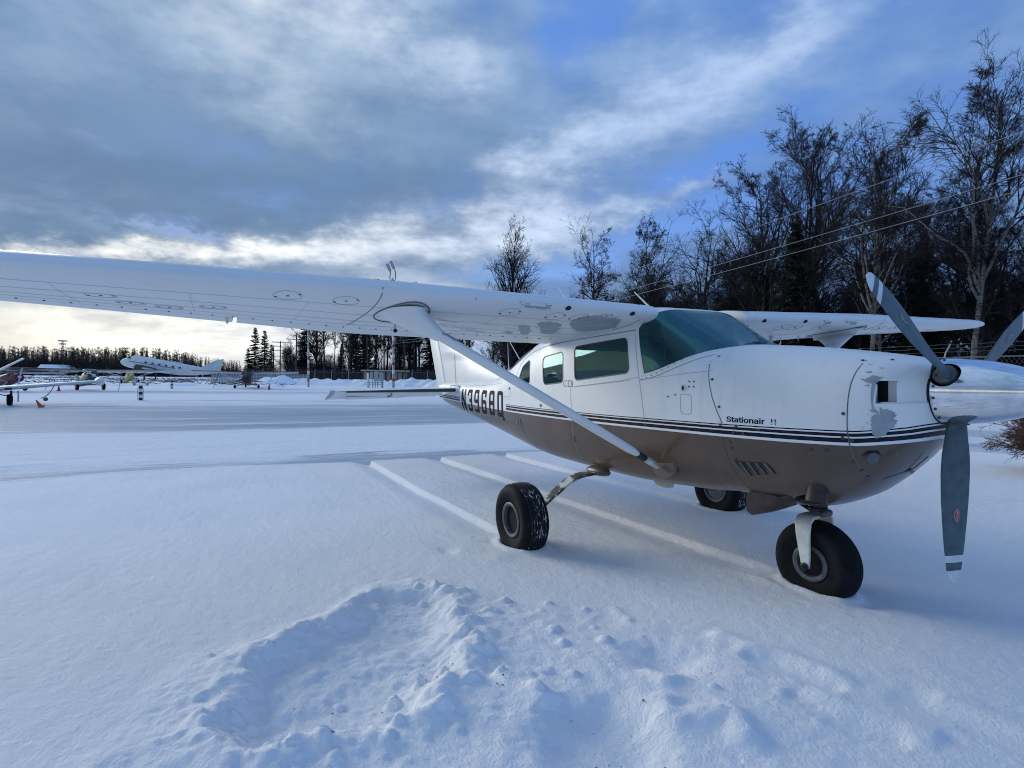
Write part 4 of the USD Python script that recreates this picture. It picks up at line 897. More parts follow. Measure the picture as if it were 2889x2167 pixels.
def lot_height(x, y):
    h = .11+.030*nz(x, y, .45, 3, 1)+.010*nz(x, y, 1.6, 3, 2)
    h += .010*nz(x, y, 5.5, 3, 3, .55, 1.25)+.0075*nz(x, y, 17, 3, 4, .7, 1.3)+.0045*nz(x, y, 48, 2, 5)
    # wheel tracks left when the aircraft was pushed back, drifted over since
    for y0, x1, dep in ((-1.22, -1.75, .085), (0.02, .10, .075), (1.22, -1.7, .07)):
        u = y-y0-.018*np.sin(x*1.1+y0*3)-.035*nz(x, y*0, 1.4, 3, 7); w = np.where(u > 0, .030+.045*sstep(-6.5, -1, x), .36)
        prof = np.where(u > 0, sstep(1, 0, u/np.maximum(w,1e-3)), sstep(-1.0, 0.05, u/.36)**1.2)
        fade = sstep(x1+.1, x1-.5, x)*(.62+.38*sstep(-3.0, -6.5, x))
        h -= dep*prof*fade*(1-.25*nz(x, y, 3.0, 2, 9))
    # the trampled, shovelled patch in front
    tr = sstep(-.12, .22, sdist(x, y, TRAMPLED)+.16*nz(x, y, 4.5, 3, 21))
    near_pit = .45+.55*sstep(-.75, -.05, sdist(x, y, PIT1))
    h += tr*near_pit*(.055*nz(x, y, 2.2, 4, 12)+.060*nz(x, y, 6.0, 5, 13)+.030*np.maximum(nz(x, y, 15, 4, 14), -.05)+.022*nz(x, y, 32, 4, 27)+.012)
    d1 = sdist(x, y, PIT1)+.20*nz(x, y, 3.2, 5, 15)+.08*nz(x, y, 12, 3, 28)
    h -= .095*sstep(-.06, .16, d1)*(.55+.45*sstep(-.9,.1,x)); h += .026*np.exp(-((d1+.09)/.08)**2)*(1+2.2*nz(x, y, 7, 4, 29))
    inpit = sstep(.02, .12, d1); h += inpit*(.030*nz(x, y, 6, 5, 16)+.012*nz(x, y, 30, 3, 17))
    d2 = sdist(x, y, PIT2)+.12*nz(x, y, 4, 4, 18); h -= .07*sstep(-.05, .18, d2)
    d3 = sdist(x, y, HOL)+.10*nz(x, y, 4, 4, 19); h -= .05*sstep(-.05, .18, d3)
    for pts, w, a in (([(.44,-1.17),(.51,-1.08),(.65,-1.07),(.79,-.99),(.95,-.96),(1.14,-.95)], .060, .024), ([(1.0,-1.2),(1.16,-1.16),(1.29,-1.12),(1.41,-1.06),(1.50,-1.04)], .08, .016), ([(1.3,-.76),(1.46,-.72),(1.63,-.70),(1.9,-.62)], .08, .016), ([(.66,-1.17),(.79,-1.09),(.93,-1.07),(1.12,-1.02)], .07, -.022), ([(.97,-1.28),(1.2,-1.24),(1.45,-1.15)], .08, -.016), ([(1.2,-.86),(1.5,-.81),(1.8,-.74)], .09, -.012), ([(-.12,-1.37),(.0,-1.38),(.12,-1.41)], .03, .012), ([(-.39,-2.23),(-.15,-2.25),(.06,-2.3)], .10, .03), ([(.19,-2.32),(.40,-2.26),(.56,-2.24)], .07, .035), ([(.21,-2.72),(.33,-2.66),(.36,-2.9)], .07, .03), ([(.71,-1.76),(.87,-1.86),(.95,-1.75),(1.0,-1.63),(1.2,-1.76)], .07, .04), ([(.5,-1.67),(.66,-1.67),(.65,-1.55)], .06, .032)):
        d, t = seg_dist(x, y, pts); h += a*np.exp(-(d/w)**2)*sstep(0, .12, t)*sstep(1, .88, t)*(1+1.0*nz(x, y, 9, 3, 22))
    for cx, cy, r in CLODS:
        m = (np.abs(x-cx) < r*1.3) & (np.abs(y-cy) < r*1.3)
        if m.any():
            xx, yy = x[m], y[m]; q = ((xx-cx)**2+(yy-cy)**2)/r**2*(1+2.0*nz(xx, yy, 30, 3, 23)); h[m] += .58*r*np.clip(1-q, 0, 1)**.6*(1+.9*nz(xx, yy, 45, 2, 44))
    # dents: an old footprint, scuffs beside the wheels
    for cx, cy, rx, ry, a in ((-1.69,-1.83,.11,.06,.022),(-1.62,-1.72,.05,.04,-.008),(-1.73,-1.41,.06,.05,.01),(-1.3,-1.55,.12,.10,-.012),(.62,.02,.10,.13,.025),(.05,-.2,.2,.05,-.015),(-1.1,1.28,.14,.16,-.03),(-.95,1.6,.10,.14,-.022),(-.75,1.15,.09,.10,-.02)):
        h -= a*np.exp(-((x-cx)/rx)**2-((y-cy)/ry)**2)*(1+.8*nz(x, y, 14, 3, 24))
    for cx, cy, lx, ly in ((-1.505,-1.222,.20,.13),(-1.505,1.222,.20,.13),(.325,0,.17,.105)):
        dd = np.hypot((x-cx)/lx, (y-cy)/ly); h += .022*np.exp(-((dd-1.35)/.28)**2)*(1+1.5*nz(x, y, 9, 3, 41))-.05*sstep(1.25, .9, dd)
    e = sdist(x, y, LOT)+.05*nz(x, y, 3, 4, 25)+.03*nz(x, y, 11, 3, 26)
    return -.20+(h+.20)*sstep(-.05, .06, e)+.010*np.exp(-((e-.08)/.06)**2)
def spaced(*segs):
    out = []
    for a, b, s0, s1 in segs:
        L = abs(b-a); n = max(2, int(round(2*L/(s0+s1)))); t = np.linspace(0, 1, n+1)[:-1]; k = (s1-s0)/(s0+s1)
        out += list(a+(b-a)*(t*(1-k)+k*t*t) if s1 != s0 else a+(b-a)*t)
    return np.array(out+[segs[-1][1]])
gx = spaced((-9.0,-5.6,.032,.032),(-5.6,-1.4,.032,.014),(-1.4,1.55,.0125,.0125),(1.55,2.6,.02,.1),(2.6,9.5,.2,.4))
gy = spaced((-15.5,-7,.3,.06),(-7,-4.2,.06,.02),(-4.2,-.6,.0135,.0135),(-.6,2.2,.0155,.024),(2.2,9,.03,.05),(9,12,.06,.2))
GX, GY = np.meshgrid(gx, gy, indexing='ij'); GZ = lot_height(GX, GY)
def sheet(V, n, m, keep=None):
    i, j = np.meshgrid(np.arange(n-1), np.arange(m-1), indexing='ij'); q = np.stack([i*m+j, (i+1)*m+j, (i+1)*m+j+1, i*m+j+1], -1).reshape(-1,4)
    if keep is not None: q = q[keep[q].any(1)]
    f = np.vstack([q[:, [0,1,2]], q[:, [0,2,3]]]); u = np.unique(f); r = np.full(len(V), -1); r[u] = np.arange(len(u))
    return trimesh.Trimesh(V[u], r[f], process=False)
VL = np.stack([GX, GY, GZ], -1).reshape(-1,3)
lot = sheet(VL@Q.T+ORG, len(gx), len(gy), GZ.ravel() > -.19)

def snow_mat():
    N = Nodes(); p = N.add('geometry', 'position')
    g = N.noise(p, 260.0, 2.0, .6); g2 = N.noise(p, 70.0, 4.0, .65); g3 = N.noise(p, 14.0, 4.0, .6); lo = N.noise(p, .8, 4.0, .6)
    c = N.mix(N.maprange(lo, .3, .7), (0.80,0.825,0.855), (0.86,0.875,0.89))
    hgt = N.math('add', N.math('multiply', g, .35), N.math('add', N.math('multiply', g2, 1.0), N.math('multiply', g3, 1.4)))
    b = N.add('bump', 'normal', height=hgt, strength=.85, distance=.016)
    return N.make('dry_snow', surface=N.add('principled_bsdf', 'BSDF', base_color=c, roughness=.85, specular_ior_level=.2, normal=b, sheen_weight=.05))
mt['snow'] = snow_mat()
lp = obj(None, 'snow_lot', lot, mt['snow'], True); tag(lp, 'deep untouched snow under the parked aircraft with drifted wheel tracks', 'snow', kind='structure')

def apron_mat():
    N = Nodes(); p = N.add('geometry', 'position'); s = N.add('separate_xyz', vector=p); x, y = s+'.x', s+'.y'
    dot = lambda a, b: N.math('add', N.math('multiply', x, a), N.math('multiply', y, b))
    t, a = dot(-.966, .259), dot(.259, .966); r, q = dot(-.29, .956), dot(.956, .29)
    st = N.noise(N.add('combine_xyz','vector', x=N.math('multiply', t, 1.0), y=N.math('multiply', a, .055), z=0.0), 1.0, 6.0, .62)
    st2 = N.noise(N.add('combine_xyz','vector', x=N.math('multiply', t, 5.0), y=N.math('multiply', a, .16), z=3.0), 1.6, 6.0, .70)
    pa = N.noise(p, .22, 5.0, .6)
    tt = N.math('divide', N.math('add', t, N.math('multiply', N.math('subtract', pa, .5), 3.0)), 100.0, clamp=True)
    #   bare ice along t (metres from the stand's edge outward); edge band paints trough shade
    band = N.add('separate_xyz', vector=N.ramp(tt, [(0,(.70,)*3),(.066,(.74,)*3),(.078,(.62,)*3),(.084,(.10,)*3),(.125,(.10,)*3),(.142,(.30,)*3),(.155,(.72,)*3),(.20,(.78,)*3),(.26,(.62,)*3),(.30,(.40,)*3),(.33,(.10,)*3),(.42,(.10,)*3),(.45,(.62,)*3),(.50,(.55,)*3),(.52,(.20,)*3),(.58,(.35,)*3),(.64,(.12,)*3),(1,(.08,)*3)]))
    mix_st = N.math('add', N.math('multiply', st, .50), N.math('multiply', st2, .50))
    ice = N.maprange(N.math('add', mix_st, N.math('multiply', N.math('subtract', band+'.x', .5), .30)), .455, .555)
    rr = N.math('divide', N.math('add', r, N.math('multiply', N.math('subtract', N.noise(N.add('combine_xyz','vector',x=N.math('multiply',r,1.5),y=N.math('multiply',q,.15),z=1.0),1.0,4.0,.6),.5),.9)), 20.0, clamp=True)
    road = N.add('separate_xyz', vector=N.ramp(rr, [(0,(.3,)*3),(.47,(.45,)*3),(.505,(.5,)*3),(.52,(.95,)*3),(.545,(.9,)*3),(.56,(.15,)*3),(.615,(.15,)*3),(.63,(.65,)*3),(.70,(.75,)*3),(.72,(.2,)*3),(1,(.05,)*3)]))
    rice = N.math('multiply', road+'.x', N.maprange(st2, .2, .6, .6, 1.0))
    k = N.maprange(N.math('add', y, N.math('multiply', x, .25)), 4.0, 6.5); ice = N.add('mix_float', 'result', fac=k, a=ice, b=rice)
    fine = N.noise(p, 9.0, 5.0, .65)
    snow = N.mix(N.maprange(fine, .3, .7), (0.74,0.77,0.81), (0.85,0.865,0.88))
    icec = N.mix(N.maprange(st2, .3, .7), (0.27,0.33,0.40), (0.48,0.54,0.60))
    c = N.mix(ice, snow, icec)
    hgt = N.math('add', N.math('multiply', N.noise(p, 22.0, 4.0, .65), .8), N.math('multiply', st2, 1.6))
    b = N.add('bump', 'normal', height=hgt, strength=.7, distance=.05)
    rough = N.math('multiply_add', ice, -.20, .88)
    return N.make('packed_snow_and_ice', surface=N.add('principled_bsdf', 'BSDF', base_color=c, roughness=rough, specular_ior_level=.12, normal=b))
mt['apron'] = apron_mat()
rad = np.concatenate([[.05], 2.5*1.0175**np.arange(0, 372)]); ang = np.linspace(0, 2*np.pi, 421)
RA, AN = np.meshgrid(rad, ang, indexing='ij'); AX, AY = EYE[0]+RA*np.cos(AN), EYE[1]+RA*np.sin(AN)
def apron_z(x, y):
    z = ground_z(x, y); t = -.966*x+.259*y; a = .259*x+.966*y; r = -.29*x+.956*y
    dist = np.hypot(x-EYE[0], y-EYE[1]); left = sstep(6.5, 4.0, y+.25*x)
    rough = np.maximum(nz(t, a, 2.4, 4, 31, 1.0, .35), -.1)
    z += left*(.05*sstep(7.7,8.3,t)*sstep(14.6,12.5,t)*(.55+2.0*rough)+.035*np.exp(-((t-6.75)/.16)**2)*0+.06*sstep(29,31.5,t)*sstep(44,41,t)*(.7+1.5*rough)+.12*sstep(56,60,t)*(.6+1.5*np.maximum(nz(x, y, .35, 4, 33), -.2)))
    z += .018*nz(t, a, 1.3, 3, 34, 1.0, .10)*sstep(4, 8, dist)
    # right-hand road: ruts, and the ploughed bank rising behind it to the fence
    rt = 1-left; bank = sstep(14.5, 16.2, r)
    z += rt*(-.02*np.exp(-((r-10.7)/.4)**2)-.02*np.exp(-((r-13.4)/.6)**2)+bank*(.55+.22*nz(x, y, .9, 4, 35)*2+.10*nz(x, y, 3.5, 3, 36)*2)*sstep(60, 30, r))
    # far snow field: hummocks
    z += .5*sstep(75, 110, dist)*np.maximum(nz(x, y, .12, 4, 37), -.15)*(1-rt)
    return z
AZ = apron_z(AX, AY)
ap = obj(None, 'apron', sheet(np.stack([AX, AY, AZ], -1).reshape(-1,3), len(rad), len(ang)), mt['apron'], True)
tag(ap, 'ploughed apron of packed snow with grey icy streaks', 'ground', kind='structure')

# gravel and grit showing in the hollows
def stones(n, seed):
    rg = np.random.default_rng(seed); ms = []
    spots = [(-.11,-2.53,.10,.06),(-.05,-2.47,.07,.04),(.05,-2.54,.05,.03),(.15,-3.17,.13,.10),(.22,-3.03,.10,.10),(.04,-3.04,.07,.05),(.85,-2.1,.12,.09),(.97,-2.12,.10,.09),(.88,-2.2,.10,.06),(.70,-1.48,.05,.08),(.30,-2.35,.04,.05)]
    for k in range(n):
        sx, sy, rx, ry = spots[int(rg.integers(len(spots)))]; x, y = sx+rg.normal(0, rx*1.0), sy+rg.normal(0, ry*1.0)
        s = float(np.clip(rg.exponential(.0014), .0008, .006)); t = trimesh.creation.icosphere(0, 1.0)
        t.vertices *= rg.uniform(.7, 1.25, (len(t.vertices), 1)); t.apply_scale([s*1.4, s, s*.7]); t.apply_transform(trimesh.transformations.rotation_matrix(rg.uniform(0, 6.28), [0,0,1]))
        i, j = min(np.searchsorted(gx, x), len(gx)-1), min(np.searchsorted(gy, y), len(gy)-1); t.apply_translation([x, y, GZ[i, j]-s*.05]); ms.append(t)
    t = cat(ms); t.vertices = t.vertices@Q.T+ORG; return t
mt['grit'] = plain('dark_wet_grit', (0.13,0.14,0.16), .7, var=.5, vscale=60)
tag(obj(None, 'gravel', stones(240, 3), mt['grit'], False), 'dark grit and small stones frozen into the hollows of the trampled snow', 'gravel', kind='stuff')

# ------------------------------------------------------------------ other aircraft on the field, poles, fences, small things
mt['cream'] = plain('weathered_white_paint', (0.60,0.62,0.61), .5, var=.1, vscale=1.5)
mt['grey_white'] = plain('dull_grey_white_paint', (0.44,0.48,0.50), .5, var=.12, vscale=1.2)
mt['maroon'] = plain('maroon_trim', (0.10,0.012,0.022), .5)
mt['redpaint'] = plain('dark_red_paint', (0.11,0.012,0.025), .5)
mt['yellow'] = plain('yellow_engine_cover', (0.48,0.30,0.03), .6)
mt['green'] = plain('dark_green_paint', (0.02,0.045,0.042), .5)
mt['navy'] = plain('dark_engine_cover', (0.016,0.016,0.03), .7)
mt['orange'] = plain('orange_cone_plastic', (0.55,0.10,0.03), .5)
mt['pinkred'] = plain('red_cone_plastic', (0.42,0.03,0.09), .5)
mt['rope'] = plain('grey_rope', (0.16,0.17,0.19), .8)
mt['pole'] = plain('grey_steel_pole', (0.30,0.32,0.33), .5, var=.1)
mt['wood'] = plain('weathered_pole_wood', (0.055,0.048,0.045), .8, var=.2)
mt['redband'] = plain('red_reflective_band', (0.36,0.012,0.03), .5)
mt['whiteband'] = plain('white_band', (0.62,0.63,0.63), .5)
mt['cabinet'] = plain('grey_green_cabinet', (0.30,0.335,0.33), .5)
mt['blue'] = plain('blue_label', (0.03,0.06,0.22), .5)
mt['wire'] = plain('galvanised_wire', (0.13,0.14,0.15), .6, .3)
mt['line'] = plain('pale_power_line', (0.22,0.24,0.27), .6)
mt['tan'] = plain('tan_plywood', (0.42,0.30,0.20), .7, var=.15)
mt['tanframe'] = plain('pale_timber', (0.48,0.42,0.34), .7)
mt['darkboard'] = plain('dark_boarding', (0.05,0.045,0.042), .8)  # even dark tone, also on nacelles and gear legs
mt['roofsnow'] = plain('roof_snow', (0.80,0.82,0.84), .9)
mt['wallgrey'] = plain('dark_house_wall', (0.035,0.045,0.05), .8)
mt['blackwhite'] = plain('black_band', (0.012,0.012,0.014), .6)
mt['lampglass'] = plain('frosted_lamp_lens', (0.32,0.35,0.36), .4)
mt['winddark'] = plain('dark_windscreen', (0.02,0.035,0.04), .12)

def rrect(x, y, z, w, h, n=24, e=3.2):
    g = np.linspace(0, 2*np.pi, n, endpoint=False); c, s = np.cos(g), np.sin(g)
    return np.stack([np.full(n, x), y+w*np.sign(c)*np.abs(c)**(2/e), z+h*np.sign(s)*np.abs(s)**(2/e)], 1)
def facing(p, off=0.0): return math.atan2(EYE[1]-p[1], EYE[0]-p[0])+off
def slab(y0, y1, x0a, x1a, x0b, x1b, z0, z1, t, n=6):
    """flying surface from span y0 to y1, leading/trailing x at both ends"""
    R = []
    for k in np.linspace(0, 1, n):
        y, xl, xt, z = y0+(y1-y0)*k, x0a+(x0b-x0a)*k, x1a+(x1b-x1a)*k, z0+(z1-z0)*k; x, h = foil(xl, xt, t)
        R.append(np.vstack([np.stack([x[::-1], np.full(len(x), y), z+h[::-1]], 1), np.stack([x[1:], np.full(len(x)-1, y), z-h[1:]*.6], 1)]))
    return loft(R)
def high_wing(name, label, loc, rz, s, span, body, cowl, wingm, edge, tricycle=True, prop_a=.5, scallop=False, cover=None, bank=0.0):
    t = thing(name, label, 'aircraft', 'small aircraft tied down across the field', place(loc, rz, s, (bank, -.15)))
    gz = 1.15
    fz = [(-4.6,.03,gz+.18,.14),(-3.2,.16,gz+.12,.26),(-1.6,.40,gz+.08,.52),(-.9,.52,gz+.06,.64),(.4,.53,gz+.03,.60),(.75,.50,gz-.05,.48)] if tricycle else [(-4.4,.03,.98,.12),(-3.0,.15,1.02,.24),(-1.4,.36,1.14,.48),(-.7,.42,1.20,.58),(.3,.43,1.25,.56),(.6,.42,1.22,.44)]
    obj(t, 'fuselage', loft([rrect(x, 0, z, w, h) for x, w, z, h in fz]), body, 40)
    cz = fz[-1][2]
    cw = obj(t, 'engine_cowl', loft([rrect(.76, 0, cz, .49, .46), rrect(1.2, 0, cz-.02, .46, .42), rrect(1.65, 0, cz-.03, .38, .34), rrect(1.8, 0, cz-.03, .28, .24)]) if tricycle else loft([rrect(.61, 0, cz-.03, .43, .42, e=2.4), rrect(1.1, 0, cz-.04, .46, .46, e=2.2), rrect(1.5, 0, cz-.05, .42, .42, e=2.1), rrect(1.58, 0, cz-.05, .30, .30, e=2.1)]), cowl, 40)
    xe = 1.8 if tricycle else 1.58
    obj(t, 'windscreen', loft([rrect(.75, 0, cz+.42, .46, .06), rrect(.45, 0, cz+.62, .50, .10), rrect(.1, 0, cz+.74, .50, .06)]), cover or mt['winddark'], 40)
    wz = gz+.78 if tricycle else 1.92; hs = span/2
    for sd in (-1, 1):
        w = obj(t, 'wing', slab(sd*.45, sd*hs, .30, -1.25, .22 if tricycle else .30, -1.0 if tricycle else -1.2, wz, wz+(.10 if tricycle else .06), .12, 8), wingm, 40)
        obj(w, 'leading_edge_trim', slab(sd*.46, sd*(hs-.02), .315, .02, .235 if tricycle else .315, .0, wz+.004, wz+(.104 if tricycle else .064), .40, 8), edge, 40)
        if scallop:
            for k in range(6): obj(w, 'fabric_bay', slab(sd*(.55+k*(hs-.7)/6), sd*(.47+(k+.92)*(hs-.7)/6), -.05, -1.2, -.05, -1.2, wz-.05, wz-.05, .06, 3), mt['cream'], 40)
        obj(t, 'wing_strut', tube([(.25, sd*.42, gz-.42 if tricycle else .95), (-.15, sd*hs*.52, wz-.05)], .035, 6), wingm, 30)
        if not tricycle: obj(t, 'wing_strut', tube([(-.75, sd*.40, 1.0), (-.7, sd*hs*.52, wz-.05)], .025, 6), wingm, 30)
        obj(t, 'stabilizer', slab(sd*.05, sd*1.55, fz[0][0]+1.1, fz[0][0]-.05, fz[0][0]+.75, fz[0][0]-.05, fz[0][2]+.10, fz[0][2]+.10, .09, 4), edge, 40)
        wx, wy, wr = (-.35, 1.25, .26) if tricycle else (.35, 1.0, .33)
        obj(t, 'gear_leg', tube([(wx, sd*.35, gz-.48 if tricycle else .90), (wx, sd*wy, wr+.05)], .04, 6), wingm if not tricycle else body, 30)
        wl = obj(t, 'main_wheel', lathe([(.001,-.09),(wr*.5,-.11),(wr*.9,-.10),(wr,-.05),(wr,.05),(wr*.9,.10),(wr*.5,.11),(.001,.09)], 24, (0,1,0), (wx, sd*wy, wr)), mt['rubber'], 40)
        obj(wl, 'hub', lathe([(.001,-.125),(.08,-.125),(.09,.125),(.001,.125)], 12, (0,1,0), (wx, sd*wy, wr)), mt['alloy'], 30)
    if tricycle:
        obj(t, 'nose_gear_leg', tube([(1.25,0,cz-.35),(1.35,0,.22)], .045, 6), body, 30)
        obj(t, 'nose_wheel', lathe([(.001,-.06),(.17,-.07),(.21,-.03),(.21,.03),(.17,.07),(.001,.06)], 20, (0,1,0), (1.37,0,.21)), mt['rubber'], 40)
    else: obj(t, 'tail_wheel', lathe([(.001,-.04),(.11,-.045),(.13,0),(.11,.045),(.001,.04)], 16, (0,1,0), (-4.3,0,.50)), mt['rubber'], 40)
    xf = fz[0][0]
    obj(t, 'fin', prism(sg.Polygon([(xf+1.2,fz[0][2]+.1),(xf+.35,fz[0][2]+1.15),(xf-.15,fz[0][2]+1.2),(xf-.30,fz[0][2]+.05)]), .08, 'y', -.04), body, False)
    obj(t, 'spinner', lathe([(.15,0),(.14,.08),(.09,.2),(.002,.28)], 20, (1,0,0), (xe, 0, cz-.03)), mt['cream'] if not tricycle else cowl, 40)
    pr = []
    for q in (0, math.pi):
        d = np.array([0, math.cos(prop_a+q), math.sin(prop_a+q)]); o = np.array([xe+.07, 0, cz-.03]); n_ = np.cross(d, [1.0,0,0])
        pr.append(loft([np.array([o+d*r+n_*w*a+np.array([.02*b,0,0]) for a, b in ((-1,0),(-.3,1),(.6,.7),(1,0),(.3,-.6),(-.5,-.6))]) for r, w in ((.05,.04),(.3,.07),(.6,.075),(.9,.06),(.97,.03))]))
    obj(t, 'propeller', cat(pr), mt['boot'] if tricycle else mt['alloy'], 30)
    return t
P = site(58, -28.3); high_wing('tied_down_aircraft', 'dark-nosed high-wing aircraft with red-edged wings and covered engine, facing the camera', P, facing(P, -.06), .92, 11.2, mt['maroon'], mt['navy'], mt['grey_white'], mt['maroon'], True, .48, cover=mt['navy'])
P = site(47, -36.5); high_wing('tied_down_aircraft', 'green tail-dragger with scalloped white wing undersides and white spinner', P, facing(P, .22), .93, 11.6, mt['green'], mt['green'], mt['grey_white'], mt['maroon'], False, 2.55, scallop=True)
P = site(72, -50.6); high_wing('tied_down_aircraft', 'small tail-dragger with yellow engine cover, half hidden behind the green one', P, facing(P, .1), .92, 10.8, mt['yellow'], mt['yellow'], mt['grey_white'], mt['cream'], False, .9, cover=mt['navy'])
P = site(43, -39.6); high_wing('tied_down_aircraft', 'high-wing aircraft with dark red nose beyond the left edge wing', P, facing(P, .45), .80, 10.6, mt['redpaint'], mt['redpaint'], mt['grey_white'], mt['boot'], False, 1.3)
# low-wing aircraft with a V tail, cut by the left edge
def vtail():
    P = site(24.4, -24.6); t = thing('v_tail_aircraft', 'pale low-wing aircraft with V tail cut by the left edge of the picture', 'aircraft', 'small aircraft tied down across the field', place(P, facing(P, -.16), 1.0))
    obj(t, 'fuselage', loft([rrect(x, 0, z, w, h) for x, w, z, h in ((-5.2,.06,1.25,.10),(-3.6,.26,1.18,.24),(-1.9,.50,1.12,.46),(-.6,.55,1.08,.55),(.9,.52,.98,.42),(1.9,.42,.95,.34),(2.4,.25,.95,.22))]), mt['cream'], 40)
    obj(t, 'cabin_glass', loft([rrect(x, 0, z, w, h) for x, w, z, h in ((-1.7,.30,1.48,.10),(-1.0,.46,1.58,.22),(-.2,.46,1.58,.24),(.75,.38,1.42,.06))]), mt['winddark'], 40)
    for s in (-1, 1):
        w = obj(t, 'wing', slab(s*.45, s*4.75, .75, -1.35, .15, -.95, .70, 1.12, .15, 8), mt['grey_white'], 40)
        obj(w, 'tip_tank', lathe([(.002,.36),(.12,.3),(.20,.1),(.22,-.2),(.16,-.6),(.002,-.8)], 20, (1,0,0), (0, s*4.86, 1.14)), mt['cream'], 40)
        obj(w, 'landing_light', box((.62, s*1.55, .80), (.10,.26,.10), b=.03), mt['boot'], False)
        obj(t, 'gear_leg', tube([(-.25, s*1.55, .70), (-.25, s*1.55, .22)], .045, 8), mt['oleo'], 30); obj(t, 'gear_brace', tube([(-.25, s*.75, .62), (-.25, s*1.5, .42)], .025, 6), mt['oleo'], 30)
        obj(t, 'gear_door', box((-.25, s*1.80, .42), (.34,.03,.52), b=.01), mt['grey_white'], False)
        wl = obj(t, 'main_wheel', lathe([(.001,-.08),(.13,-.10),(.24,-.09),(.265,-.04),(.265,.04),(.24,.09),(.13,.10),(.001,.08)], 28, (0,1,0), (-.25, s*1.50, .26)), mt['rubber'], 40)
        tl = loft([np.vstack([np.stack([x[::-1], np.full(len(x), s*(.06+1.42*k)), (1.28+1.0*k+h[::-1])], 1), np.stack([x[1:], np.full(len(x)-1, s*(.06+1.42*k)), (1.28+1.0*k-h[1:])], 1)]) for k in np.linspace(0,1,6) for x, h in [foil(-4.1-.55*k, -5.35-.2*k, .10)]])
        obj(t, 'v_tail_surface', tl, mt['cream'], 40)
    obj(t, 'nose_gear_leg', tube([(1.7,0,.75),(1.75,0,.2)], .04, 8), mt['oleo'], 30); obj(t, 'nose_wheel', lathe([(.001,-.06),(.17,-.07),(.20,0),(.17,.07),(.001,.06)], 20, (0,1,0), (1.76,0,.2)), mt['rubber'], 40)
vtail()
# wreck of a twin-engined airliner lying tail down
def wreck():
    a = site(112, -80.2); b = site(116, -62.4); d = b[:2]-a[:2]; L = 19.0
    pitch = math.atan2(3.9-.9, np.linalg.norm(d)); ctr = np.array([*a[:2], 3.75]); ux = np.array([a[0]-b[0], a[1]-b[1], 0]); ux /= np.linalg.norm(ux); sc = np.linalg.norm(d)/17.2
    M = np.eye(4); fx = ux*math.cos(pitch)+np.array([0,0,math.sin(pitch)]); fy = np.cross([0,0,1.0], ux); fz = np.cross(fx, fy); M[:3,0], M[:3,1], M[:3,2], M[:3,3] = fx*sc, fy*sc, fz*sc, ctr
    t = thing('derelict_airliner', 'derelict white propeller airliner fuselage lying tail down in the far snow', 'aircraft', None, M)
    obj(t, 'fuselage', loft([rrect(x, 0, z, w, h, 32, 2.2) for x, w, z, h in ((.35,.10,-.05,.10),(.1,.42,-.05,.45),(-.5,.75,.0,.80),(-1.4,.98,.12,1.08),(-1.9,1.05,.30,1.28),(-3.2,1.18,.30,1.32),(-6.5,1.20,.28,1.28),(-10,1.14,.30,1.20),(-13,.85,.52,.92),(-15.5,.45,.75,.52),(-17.2,.10,.92,.18))]), mt['cream'], 40)
    ss = 1 if np.dot(fy[:2], EYE[:2]-a[:2]) > 0 else -1
    obj(t, 'cheat_line', cat([box((-2-k*.9, ss*1.17, .35), (.92,.05,.10)) for k in range(9)]), mt['green'], False)
    obj(t, 'cockpit_window', box((-1.35, ss*.78, 1.0), (.6,.3,.26), b=.04), mt['winddark'], False)
    for k in range(6): obj(t, 'cabin_window', box((-4.4-1.2*k, ss*1.16, .62), (.42,.10,.34), b=.03), mt['winddark'], False)
    obj(t, 'fin', prism(sg.Polygon([(-13.6,1.2),(-16.2,3.2),(-17.6,3.75),(-17.5,3.2),(-17.35,1.0)]), .18, 'y', -.09), mt['cream'], False)
    for s in (-1, 1):
        w = obj(t, 'wing_stub', slab(s*.9, s*4.6, -4.6, -8.6, -5.2, -8.0, -.75, -.4, .14, 5), mt['grey_white'], 40)
        obj(w, 'engine_nacelle', loft([rrect(x, s*3.0, -.55, r, r, 20, 2) for x, r in ((-3.4,.35),(-3.6,.62),(-4.6,.66),(-6.5,.5),(-8.2,.12))]), mt['darkboard'], 40)
        obj(t, 'stabilizer', slab(s*.2, s*3.6, -14.8, -17.0, -15.8, -16.9, .85, .95, .10, 4), mt['grey_white'], 40)
        obj(t, 'gear_leg', tube([(-5.2, s*2.6, -1.0), (-5.2, s*2.6, -3.2)], .14, 8), mt['darkboard'], 30)
    obj(t, 'dorsal_hatch', box((-9.6,0,1.52), (1.6,.7,.25), b=.08), mt['grey_white'], False)
wreck()

